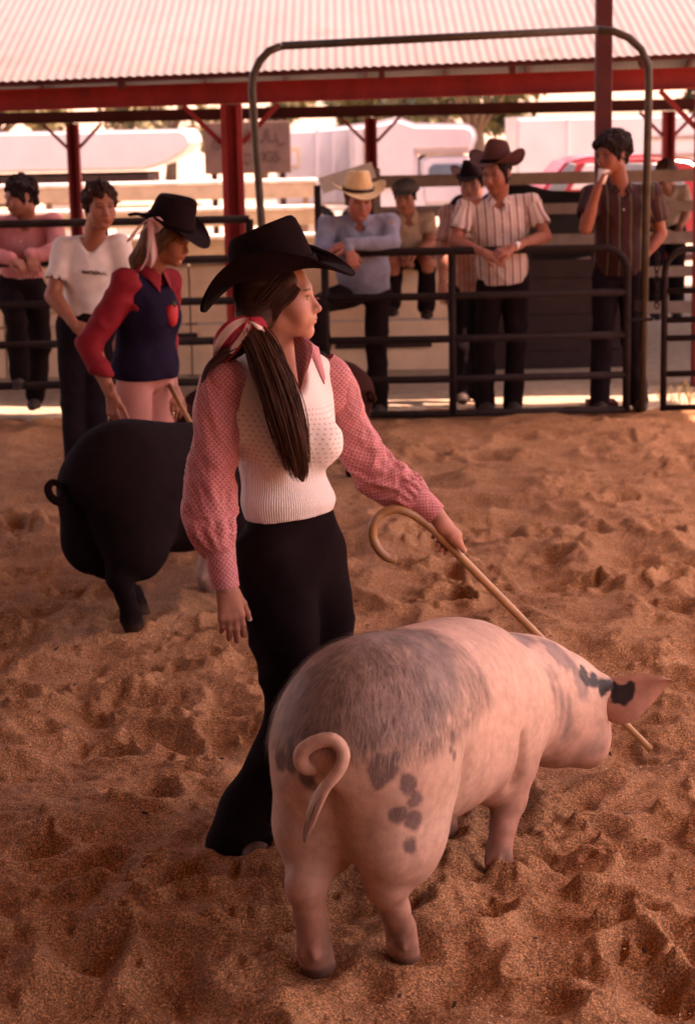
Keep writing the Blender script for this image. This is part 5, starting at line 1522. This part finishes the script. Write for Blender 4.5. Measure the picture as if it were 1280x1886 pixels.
    q = v - mH; lx = q @ side; pt = np.stack([lx, q @ up, q @ front], 1)
    for sh, el, sg in ((shl, V(J['ell']), -1), (shr, V(J['elr']), 1)):                # stripes follow the sleeves
        ab = el - sh; t_ = ((v - sh) @ ab) / (ab @ ab); dist = np.linalg.norm(v - sh - np.clip(t_, 0, 1)[:, None] * ab, axis=1)
        on = (t_ > .12) & (dist < .10) & ((lx * sg) > hw * .8)
        ang = np.arctan2((v - sh) @ front, (v - sh) @ np.cross(unit(ab), front)); pt[on, 0] = ang[on] * .06
    sh_o = obj('shirt', mesh_data('shirt', v, f, pat=pt), shirt, e)
    if collar:
        c0 = nbk + up * .008
        for q in (-1, 1):
            A = c0 + side * q * .050 - front * .02 + up * .028; B = c0 + side * q * .045 + front * .040 + up * .010; Cc = c0 + side * q * .014 + front * .075 - up * .030
            A2 = A + side * q * .022 - up * .035; B2 = B + side * q * .028 - up * .035 + front * .012; C2 = Cc + side * q * .038 - up * .045 + front * .012
            o = patch('collar', [[A, B, Cc], [A2, B2, C2]], shirt, e, .004, 10, 6)
        m = MB()
        for k_ in range(4):
            p = mS - up * (.10 + k_ * .085) + front * (.112 * g + .004); m.tube([p, p + front * .004], .006, 8)
        m.build('buttons', M['button'], e, True)
    # ---- trousers
    F = Field(lo - .05, hi + .05, .0105)
    F.cone(mH + up * .085, mH + up * .055, .134 * g, .146 * min(g, 1.1), k=.04, flat=(front, .82))
    if legs:
        for hp_, kn, an in ((hipl, V(J['knl']), V(J['anl'])), (hipr, V(J['knr']), V(J['anr']))):
            F.chain([hp_ - up * .03, kn, an], [.097 * legr, .072, .068], k=.022)
    F.cut(mH + up * .085, up)
    v, f = F.mesh(1); n_ = normals(v, f); v = cloth_noise(v, n_, .006, 7, float(ho[0] * 5))
    obj('trousers', mesh_data('trousers', v, f), trousers, e)
    if shoes and legs:
        for an in (J['anl'], J['anr']):
            an = V(an); b = V(an[0] - front[0] * .06, an[1] - front[1] * .06, max(an[2] - .085, 0)); d = unit(V(front[0], front[1], 0)); shoe(e, b, b + d * .26, M['boot'], .042)
    if hair is not None:
        hm, style = hair
        F = Field(ho - V(.15, .15, .17) * hs, ho + V(.15, .15, .17) * hs, .006)
        P = lambda x, y, z: ho + HR @ (V(x, y, z) * hs)
        vol = style.get('vol', 1.0)
        F.ell(P(0, -.022, .045), V(.082, .098, .088) * hs * vol, HR, k=.02)
        for q in (-1, 1): F.cone(P(q * .068, .022, .05), P(q * .070, .012, -.012 - style.get('burn', .01)), .024 * vol, .011, k=.03)
        F.cone(P(0, -.07, .0), P(0, -.075, -.045), .05, .045, k=.03)
        if style.get('fringe'): F.cone(P(-.05, .070, .075), P(.05, .078, .060), .032, .030, k=.03)
        F.ell(P(0, .112, style.get('line', -.015)), V(.062, .068, .080) * hs, HR, k=.012, op='s')
        v, f = F.mesh(1); n_ = normals(v, f); pl_ = (v - ho) @ HR; v = v + n_ * (.009 * noise3(pl_ * V(75, 30, 30)) * style.get('mess', 1))[:, None]
        obj('hair', mesh_data('hair', v, f, pat=np.stack([pl_[:, 0], pl_[:, 1] + pl_[:, 2], pl_[:, 2] * 0], 1)), hm, e)
    return e, ho, HR, dict(mS=mS, mH=mH, up=up, side=side, front=front, nb=nbk, RB=RB)

M['deepbrown'] = hair_mat('deep_brown_hair', (.03, .013, .009))
M['button'] = plain('pale_button', (.6, .52, .45), .4)
M['boot'] = plain('dark_boot', (.03, .018, .014), .6, .3, 20)
M['darkslack'] = plain('dark_slacks', (.013, .007, .008), .95, .25, 9, .2, 200, spec=.05)
M['navyslack'] = plain('navy_jeans', (.015, .010, .013), .95, .25, 9, .2, 200, spec=.05)

def jd(Y, **k):
    """joints from sight lines: (x, y) at depth Y, or (x, y, Y)"""
    return {n: (at(p[0], p[1], p[2] if len(p) > 2 else Y) if n != 'look' else V(p)) for n, p in k.items()}

# man in the striped shirt and brown hat, forearms on the gate
J = jd(12.66, head=(915, 318, 12.58), look=(-.55, -.80, -.22), shl=(856, 376), shr=(980, 370), ell=(838, 445, 12.58), elr=(1004, 436, 12.58), wrl=(893, 466, 12.40), wrr=(940, 458, 12.40), hip=(925, 515, 12.75), knl=(893, 640, 12.74), knr=(950, 640, 12.72), anl=(893, 742, 12.76), anr=(944, 742, 12.72))
M['jshirt'] = shirt_mat('cream_striped_shirt', (.62, .50, .44), (.28, .15, .15), .052, .26, second=(.45, .33, .30))
e, ho, HR, B = build_person('person', girth=1.14, label='man in striped short-sleeved shirt and brown hat leaning on the gate', J=J, shirt=M['jshirt'], trousers=M['darkslack'], hair=(M['blackhair'], dict(burn=.05)), hands=dict(l=dict(d=(.75, -.45, -.30), n=(.2, .5, -.9), side=-1), r=dict(d=(-.85, -.42, -.22), n=(-.2, .5, -.9), side=1)), skin=(.30, .10, .06), stubble=.25, hs=1.06)
M['brownfelt'] = plain('brown_felt', (.075, .026, .022), .85, .2, 14, .2, 300, spec=.15)
cowboy_hat(e, ho + HR @ V(0, -.015, .062), HR, M['brownfelt'], a=.122, b=.102, hc=.145, wf=.080, ws=.090, side_up=.095, droop=.02, top=.74, crease=.035, pinch=.02, tilt=.22, band=M['blackcloth'], flare=1.4)
m = MB(); wr = V(J['wrr']); el = V(J['elr']); d = unit(wr - el); c = wr - d * .045
m.tube([c - d * .012, c + d * .012], .0315, 16); wt = m.build('watch', M['chrome'], e, True)
fn = unit(V(-.1, -.9, .45) - d * (V(-.1, -.9, .45) @ d)); m = MB(); m.tube([c + fn * .028, c + fn * .040], .017, 16); m.build('watch_face', M['whiteplank'], wt, True).matrix_parent_inverse = Matrix.Identity(4)

# man in blue shirt and cream straw hat, arms folded on the gate, one foot up
J = jd(12.66, head=(660, 368, 12.56), look=(.22, -.93, -.20), shl=(602, 412), shr=(720, 406), ell=(592, 466, 12.52), elr=(722, 450, 12.50), wrl=(640, 458, 12.38), wrr=(640, 449, 12.40), hip=(672, 530, 12.78), knl=(584, 560, 12.46), knr=(693, 640, 12.72), anl=(590, 640, 12.50), anr=(698, 745, 12.72))
M['bshirt'] = shirt_mat('blue_chambray', (.20, .21, .27))
e, ho, HR, B = build_person('person', 'heavy man in blue shirt and cream straw hat with folded arms on the gate', J, M['bshirt'], M['darkslack'], long=True, girth=1.26, hair=(M['brownhair'], dict()), hands=dict(l=dict(d=(.35, -.35, -.85), n=(-.3, .9, -.2), side=1), r=dict(d=(-.9, -.1, -.2), n=(0, .4, -.9), side=1)), skin=(.32, .105, .065), hs=1.08)
M['straw'] = plain('cream_straw', (.62, .43, .22), .7, .12, 40, .3, 200)
cowboy_hat(e, ho + HR @ V(0, -.012, .060), HR, M['straw'], a=.118, b=.100, hc=.128, wf=.085, ws=.095, side_up=.060, droop=.02, top=.80, crease=.03, tilt=.05, band=M['darkplank'], flare=1.4)

# man in tan shirt and grey cap, sitting on the low wall
J = jd(14.7, head=(747, 362, 14.62), look=(-.25, -.95, -.22), shl=(715, 400), shr=(788, 400), ell=(708, 450, 14.62), elr=(793, 448, 14.62), wrl=(738, 470, 14.45), wrr=(760, 468, 14.45), hip=(752, 470, 14.85), knl=(725, 482, 14.45), knr=(788, 484, 14.48), anl=(722, 560, 14.50), anr=(785, 565, 14.55))
M['tshirt'] = shirt_mat('tan_shirt', (.42, .29, .19))
e, ho, HR, B = build_person('person', 'man in tan shirt and grey cap sitting on the low wall', J, M['tshirt'], M['darkslack'], hair=(M['blackhair'], dict()), skin=(.32, .115, .07), girth=1.1)
M['capgrey'] = plain('grey_cap', (.085, .065, .06), .85, .2, 20)
F = Field(ho - V(.2, .22, .05), ho + V(.2, .2, .25), .006)
P = lambda x, y, z: ho + HR @ V(x, y, z)
F.ell(P(0, -.012, .075), (.090, .104, .062), HR, k=.02); F.cone(P(-.06, -.01, .055), P(.06, -.01, .055), .05, .05, k=.03); F.cut(P(0, 0, .045), HR @ V(0, 0, -1)); F.cone(P(-.035, .095, .052), P(.035, .095, .052), .045, .045, k=.02, flat=(HR @ V(0, .2, 1), .22))
v, f = F.mesh(1); obj('cap', mesh_data('cap', v, f), M['capgrey'], e)

# person in black hat half hidden behind the striped-shirt man
J = jd(13.15, head=(870, 338, 13.10), look=(-.35, -.92, -.1), shl=(826, 392), shr=(905, 392), ell=(815, 470, 13.10), elr=(915, 470, 13.15), wrl=(815, 520, 12.98), wrr=(905, 520, 13.0), hip=(868, 530, 13.25), knl=(850, 640, 13.22), knr=(885, 640, 13.22), anl=(850, 728, 13.22), anr=(886, 728, 13.24))
M['pshirt'] = shirt_mat('rosy_checked_shirt', (.44, .28, .23), (.34, .17, .15), .03, .4)
e, ho, HR, B = build_person('person', 'person in black hat mostly hidden behind the striped-shirt man', J, M['pshirt'], M['navyslack'], hair=(M['blackhair'], dict()), skin=(.34, .13, .08))
cowboy_hat(e, ho + HR @ V(0, -.012, .058), HR, M['blackfelt'], hc=.10, wf=.07, ws=.07, side_up=.07, droop=.02)

# young man drinking from a cup at the right
J = jd(12.64, head=(1128, 282, 12.58), look=(-.82, -.56, -.12), shl=(1086, 354), shr=(1200, 350), ell=(1078, 420, 12.48), elr=(1216, 430, 12.72), wrl=(1100, 345, 12.40), wrr=(1180, 480, 12.66), hip=(1140, 500, 12.70), knl=(1108, 625, 12.66), knr=(1165, 625, 12.70), anl=(1103, 735, 12.66), anr=(1176, 735, 12.72))
M['kshirt'] = shirt_mat('dark_striped_shirt', (.030, .016, .015), (.050, .014, .016), .075, .45, second=(.12, .085, .045))
e, ho, HR, B = build_person('person', 'dark-haired young man in dark striped shirt drinking from a white cup', J, M['kshirt'], M['navyslack'], hair=(M['blackhair'], dict(vol=1.2, fringe=1, mess=2, burn=.03)), hands=dict(l=dict(d=(.30, -.05, .95), n=(.9, .35, -.2), side=1, curl=(.5, .55, .6, .6)), r=dict(d=(-.7, -.2, -.6), n=(0, .5, -.8), side=1)), skin=(.27, .09, .055), girth=1.14, hs=1.06)
m = MB()
for q in (-1, 1):
    c = ho + HR @ V(q * .031, .094, .000); m.tube([c + HR @ V(math.cos(a) * .022, 0, math.sin(a) * .018) for a in np.linspace(0, 2 * math.pi, 15)], .0028, 6, False)
    m.tube([c + HR @ V(q * .022, 0, .004), ho + HR @ V(q * .080, -.005, .008)], .0025, 6)
m.tube([ho + HR @ V(-.010, .097, .002), ho + HR @ V(.010, .097, .002)], .0025, 6); m.build('glasses', M['boot'], e, True)
cup = empty('paper_cup', at(1107, 322, 12.40), 'white paper cup raised to the young man\'s mouth', 'cup')
c0, c1 = at(1103, 330, 12.40), at(1112, 312, 12.40); c0 = at(1106, 338, 12.395)
v, f, p = tube_geo([c0, c0 * .5 + c1 * .5, c1, c1, c0 * .9 + c1 * .1], [.026, .031, .036, .033, .024], 20, False); cf = [q for q in f] + [list(range(20))[::-1], list(range(80, 100))]
obj('cup_wall', mesh_data('cup_wall', v, cf), M['whiteplank'], cup)
m = MB(); m.tube([c1 - unit(c1 - c0) * .003, c1], .0375, 20, False); m.build('rim', M['whiteplank'], cup, True)

# man in pink shirt leaning on the fence at the far left
J = jd(12.75, head=(38, 362, 12.68), look=(-.80, -.55, -.22), shl=(-12, 412), shr=(100, 405), ell=(-40, 462, 12.62), elr=(112, 465, 12.60), wrl=(20, 476, 12.45), wrr=(58, 468, 12.48), hip=(40, 525, 12.85), knl=(30, 590, 12.60), knr=(75, 640, 12.82), anl=(38, 690, 12.66), anr=(66, 728, 12.84))
M['pink'] = shirt_mat('pink_shirt', (.52, .20, .20))
e, ho, HR, B = build_person('person', 'dark-haired man in pink shirt leaning on the fence at far left', J, M['pink'], M['darkslack'], long=True, hair=(M['blackhair'], dict(vol=1.12, burn=.03, mess=2.5)), hands=dict(l=dict(d=(.8, -.4, -.4), n=(0, .4, -.9), side=-1), r=dict(d=(.15, -.55, -.8), n=(-.3, .6, -.5), side=1)), skin=(.30, .11, .07), stubble=.4)

# young man in white T-shirt inside the fence
J = jd(10.35, head=(184, 380, 10.25), look=(.42, -.88, -.06), shl=(118, 452), shr=(222, 448), ell=(98, 545, 10.28), elr=(240, 545, 10.35), wrl=(140, 600, 10.18), wrr=(225, 610, 10.20), hip=(165, 592, 10.42), knl=(138, 745, 10.38), knr=(178, 745, 10.40), anl=(140, 868, 10.40), anr=(172, 868, 10.45))
M['white_tee'] = shirt_mat('white_tee', (.70, .64, .60))
e, ho, HR, B = build_person('person', 'young man in white T-shirt with small dark print, standing behind the second exhibitor', J, M['white_tee'], M['navyslack'], hair=(M['deepbrown'], dict(vol=1.06, line=-.028, mess=2)), collar=False, shirt_len=-.02, fold=.0045, hands=dict(l=dict(d=(.75, -.2, -.6), n=(.2, .8, -.2), side=1)), skin=(.30, .11, .065), group='young men and women in the ring')
p0 = B['mS'] - B['up'] * .135 + B['front'] * .119 + B['side'] * .035
mx = Matrix([list(B['side']) , list(B['up']), list(B['front'])]).transposed().to_4x4()
letters('shirt_print', 'NATIONAL', .027, p0, mx, M['boot'], e)

# second exhibitor: red blouse, navy vest, pink trousers
GY = 8.75
J = jd(GY, head=(312, 437, 8.72), look=(.88, -.38, -.36), shl=(228, 516, 8.60), shr=(312, 514, 8.90), ell=(168, 640, 8.55), elr=(306, 622, 8.98), wrl=(206, 728, 8.48), wrr=(318, 712, 8.84), hip=(268, 690), knl=(245, 850, 8.72), knr=(290, 850, 8.78), anl=(250, 985, 8.74), anr=(292, 985, 8.80))
M['redblouse'] = shirt_mat('red_blouse', (.22, .012, .018)); M['pinkslack'] = plain('pink_trousers', (.44, .185, .155), .8, .1, 9, .2, 200)
e, ho, HR, B = build_person('person', 'girl in navy vest with red blouse and black hat beside the black pig', J, M['redblouse'], M['pinkslack'], long=True, girth=.96, collar=False, skin=(.30, .105, .06), group='young men and women in the ring', hands=dict(l=dict(d=(.05, -.02, -1), n=(.6, .7, 0), side=1)), hs=.96, shirt_len=-.03, hipw=.086, legr=.84, arm=1.0, fold=.010)
M['navy'] = plain('navy_knit', (.013, .009, .024), .9, .2, 12, .3, 200, spec=.05)
mS, mH, up, side, front, nbk, RB = (B[k] for k in ('mS', 'mH', 'up', 'side', 'front', 'nb', 'RB'))
F = Field(mH - V(.3, .3, .15), mS + V(.3, .3, .12), .009)
F.ell(mS - up * .13, (.168, .124, .17), RB, k=.04); F.cone(mS - up * .20, mH + up * .08, .150, .146, k=.06, flat=(front, .86)); F.ell(mH + up * .02, (.178, .146, .13), RB, k=.06); F.cut(mH - up * .012, -up)
for q in (-1, 1):
    F.ell(mS - up * .17 + front * .085 + side * q * .06, (.062, .055, .065), RB, k=.05); F.cone(nbk - up * .04 + side * q * .05, mS + side * q * .115 - up * .02, .05, .052, k=.03)
F.cone(nbk + up * .05 + front * .02, nbk + front * .02 - up * .02, .062, .055, k=.01, op='s'); F.cone(nbk - up * .02 + front * .07, nbk - up * .06 + front * .16, .045, .03, k=.01, op='s')
v, f = F.mesh(1); n_ = normals(v, f); v = cloth_noise(v, n_, .004, 9, 2); vest = obj('vest', mesh_data('vest', v, f), M['navy'], e)
# strawberry emblem on the vest
c = at(316, 565, 8.6); ec = mS - up * .155 + front * .150 - side * .005
prf = [(0, .052), (.022, .050), (.035, .032), (.035, .0), (.022, -.034), (0, -.048)]
ol = prf + [(-x, z) for x, z in prf[::-1][1:-1]]
pv = [ec + side * x + up * z + front * (.012 - 2.2 * x * x) for x, z in ol]; n = len(pv); pv2 = [p - front * .02 for p in pv]; cc = ec + front * .018
pf = [(i, (i + 1) % n, 2 * n) for i in range(n)] + [(i, n + i, n + (i + 1) % n, (i + 1) % n) for i in range(n)]
me = mesh_data('emblem', np.array(pv + pv2 + [cc]), pf); M['emblem'] = plain('red_emblem', (.50, .03, .035), .7, .1, 20); obj('emblem', me, M['emblem'], e)
m = MB()
for a in (-.6, 0, .6): m.tube([ec + up * .046 + front * .014, ec + up * (.046 + .028 * math.cos(a)) + side * .03 * math.sin(a) + front * .010], [.006, .001], 5)
M['emblemleaf'] = plain('green_leaf_patch', (.05, .08, .03), .8); m.build('emblem_leaf', M['emblemleaf'], e, True)
for q in (-1, 1):
    c0 = nbk + up * .01; A = c0 + side * q * .05 - front * .01 + up * .03; Bq = c0 + side * q * .04 + front * .045 + up * .015; Cq = c0 + side * q * .012 + front * .09 - up * .02
    patch('collar', [[A, Bq, Cq], [A + side * q * .03 - up * .045, Bq + side * q * .04 - up * .05 + front * .02, Cq + side * q * .035 - up * .075 + front * .02]], M['redblouse'], e, .004, 10, 6)
P = lambda x, y, z: ho + HR @ (V(x, y, z) * .96)
F = Field(ho - V(.2, .2, .3), ho + V(.16, .16, .16), .006)
F.ell(P(0, -.026, .03), (.086, .100, .092), HR, k=.02); F.ell(P(0, -.055, -.045), (.080, .065, .085), HR, k=.03)
for q in (-1, 1): F.cone(P(q * .070, .035, .04), P(q * .074, -.01, -.06), .024, .026, k=.03)
F.chain([P(0, -.08, -.05), P(.01, -.10, -.16), P(.01, -.10, -.22)], [.055, .05, .02], k=.04)
F.ell(P(0, .105, -.03), (.055, .066, .085), HR, k=.01, op='s')
v, f = F.mesh(1); n_ = normals(v, f); pl_ = (v - ho) @ HR; v = v + n_ * (.005 * noise3(pl_ * V(70, 70, 18)))[:, None]
obj('hair', mesh_data('hair', v, f, pat=np.stack([pl_[:, 1], pl_[:, 2], pl_[:, 0]], 1)), M['brownhair'], e)
cowboy_hat(e, P(0, -.012, .064), HR, M['blackfelt'], a=.116, b=.096, hc=.130, wf=.090, ws=.085, side_up=.045, droop=.035, top=.90, crease=.018, tilt=-.02, band=M['blackcloth'], flare=1.6)
M['ribbon'] = stripe_mat('pink_white_ribbon', (.52, .24, .25), (.66, .50, .45))
kx, ky = 277, 402
for pts, ws_r in (([(kx, ky), (262, 412), (246, 432), (243, 440), (262, 425), (276, 408)], .045), ([(kx, ky), (288, 405), (297, 418), (292, 424), (282, 412)], .04), ([(kx, ky + 2), (279, 440), (284, 475), (280, 492)], .04), ([(kx - 2, ky + 4), (275, 440), (274, 470), (260, 497)], .025)):
    ribbon('ribbon', [at(x, y, 8.57 + .01 * i) for i, (x, y) in enumerate(pts)], [.02] + [ws_r] * (len(pts) - 2) + [.02], [V(.8, .1, .55)] * len(pts), M['ribbon'], e)
cn2 = empty('cane', at(340, 745, 8.7), 'straight light wooden cane held by the girl in the navy vest', 'cane')
MB().tube([at(312, 708, 8.75), at(345, 768, 8.68), at(400, 868, 8.55)], .012, 10).build('shaft', M['canewood'], cn2, True)

# person in pale top at the right edge, beyond the pen
J = jd(17.2, head=(1226, 322, 17.2), look=(.5, .7, -.2), shl=(1196, 352), shr=(1258, 352), ell=(1188, 395, 17.1), elr=(1262, 395, 17.1), wrl=(1205, 420, 17.0), wrr=(1250, 420, 17.0), hip=(1226, 420, 17.3), knl=(1205, 500, 17.2), knr=(1245, 500, 17.2), anl=(1205, 570, 17.2), anr=(1245, 570, 17.2))
M['paleshirt'] = shirt_mat('pale_top', (.55, .42, .34))
build_person('person', 'person in pale top half cut by the right edge behind the pen', J, M['paleshirt'], M['navyslack'], hair=(M['darkhair'], dict(vol=1.1)), collar=False, h=.01, hc=.007)

# ------------------------------------------------------------------ other animals
tl = ([(-.50, .0, .52), (-.545, .0, .525), (-.58, .01, .51), (-.60, .03, .53), (-.595, .045, .56), (-.57, .04, .575), (-.555, .02, .555), (-.57, .0, .53)], [(.018, .018), (.017, .017), (.016, .016), (.015, .015), (.014, .014), (.012, .012), (.010, .010), (.005, .005)])
tl = (np.array(tl[0]) + V(.0, .05, .0), tl[1])
bv_, bf_ = pig_shape(.0095, (.22, .0, -.04, .08), head_turn=.55, head_dx=(-.04, .13, -.06), tail=tl)
M['blackhide'] = toned('black_hide', .9, .2, 200, .15, 30, .04)
c = np.tile(V(.011, .006, .007), (len(bv_), 1))
belt = ((bv_[:, 0] > .18) & (bv_[:, 0] < .43) & (bv_[:, 2] < .30) & (bv_[:, 1] > .05))[:, None]
c = np.where(belt, V(.42, .26, .20), c) * (1 + .1 * noise3(bv_ * 10))[:, None]
mud = np.clip((.06 - bv_[:, 2]) / .05, 0, 1)[:, None]; c = c * (1 - .6 * mud) + V(.10, .055, .035) * .6 * mud
hd_ = math.radians(55); fwd_ = V(math.cos(hd_), math.sin(hd_), 0)
rearfoot = gp(225, 1168)
pos = rearfoot + V(.05, 0, 0) + fwd_ * .375 * 1.07 + V(-math.sin(hd_), math.cos(hd_), 0) * .084 * 1.07; pos[2] = .0
make_pig('pig', bv_, bf_, c, pos, hd_, 1.07, 'black pig with one pale foreleg, walking left of the woman', mat=M['blackhide'])

rv_, rf_ = bv_, bf_
c = np.tile(V(.040, .013, .010), (len(rv_), 1)) * (1 + .2 * noise3(rv_ * 8))[:, None]
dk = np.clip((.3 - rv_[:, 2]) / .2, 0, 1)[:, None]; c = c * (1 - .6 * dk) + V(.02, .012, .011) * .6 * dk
make_pig('pig', rv_, rf_, c, V(-.29, 10.55, .0), math.radians(160), .84, 'dark red-brown pig half hidden behind the woman, near the gate', mat=M['blackhide'])

# black steer standing in the pen
F = Field((-1.1, -.5, -.05), (1.3, .5, 1.7), .022)
F.ell((0, 0, 1.02), (.75, .27, .34), k=.08); F.ell((-.5, 0, 1.06), (.3, .26, .33), k=.1); F.ell((.45, 0, 1.0), (.32, .25, .38), k=.1); F.ell((.42, 0, 1.30), (.28, .12, .12), k=.15)
F.cone((.62, 0, 1.08), (.95, 0, 1.20), .21, .14, k=.1); F.cone((.95, 0, 1.22), (1.17, 0, .98), .13, .085, k=.06)
for s in (-1, 1):
    F.chain([(-.55, s * .15, .85), (-.68, s * .15, .48), (-.60, s * .15, .08), (-.58, s * .15, 0)], [.14, .075, .05, .06], k=.06); F.chain([(.48, s * .15, .80), (.50, s * .15, .42), (.50, s * .15, .08), (.53, s * .15, 0)], [.12, .07, .048, .058], k=.06)
    F.cone((.93, s * .12, 1.28), (.90, s * .28, 1.27), .045, .02, k=.03)
F.chain([(-.78, 0, 1.20), (-.86, 0, 1.0), (-.85, 0, .55)], [.03, .022, .02], k=.02)
v, f = F.mesh(1); wv_, _ = place(v, (1.95, 17.6, 0), math.radians(200), .95)
st = empty('steer', (1.95, 17.6, 0), 'black steer standing behind the pen rails at right', 'steer')
obj('body', mesh_data('body', wv_, f, col=np.tile(V(.016, .011, .011), (len(v), 1))), M['pigskin'], st)
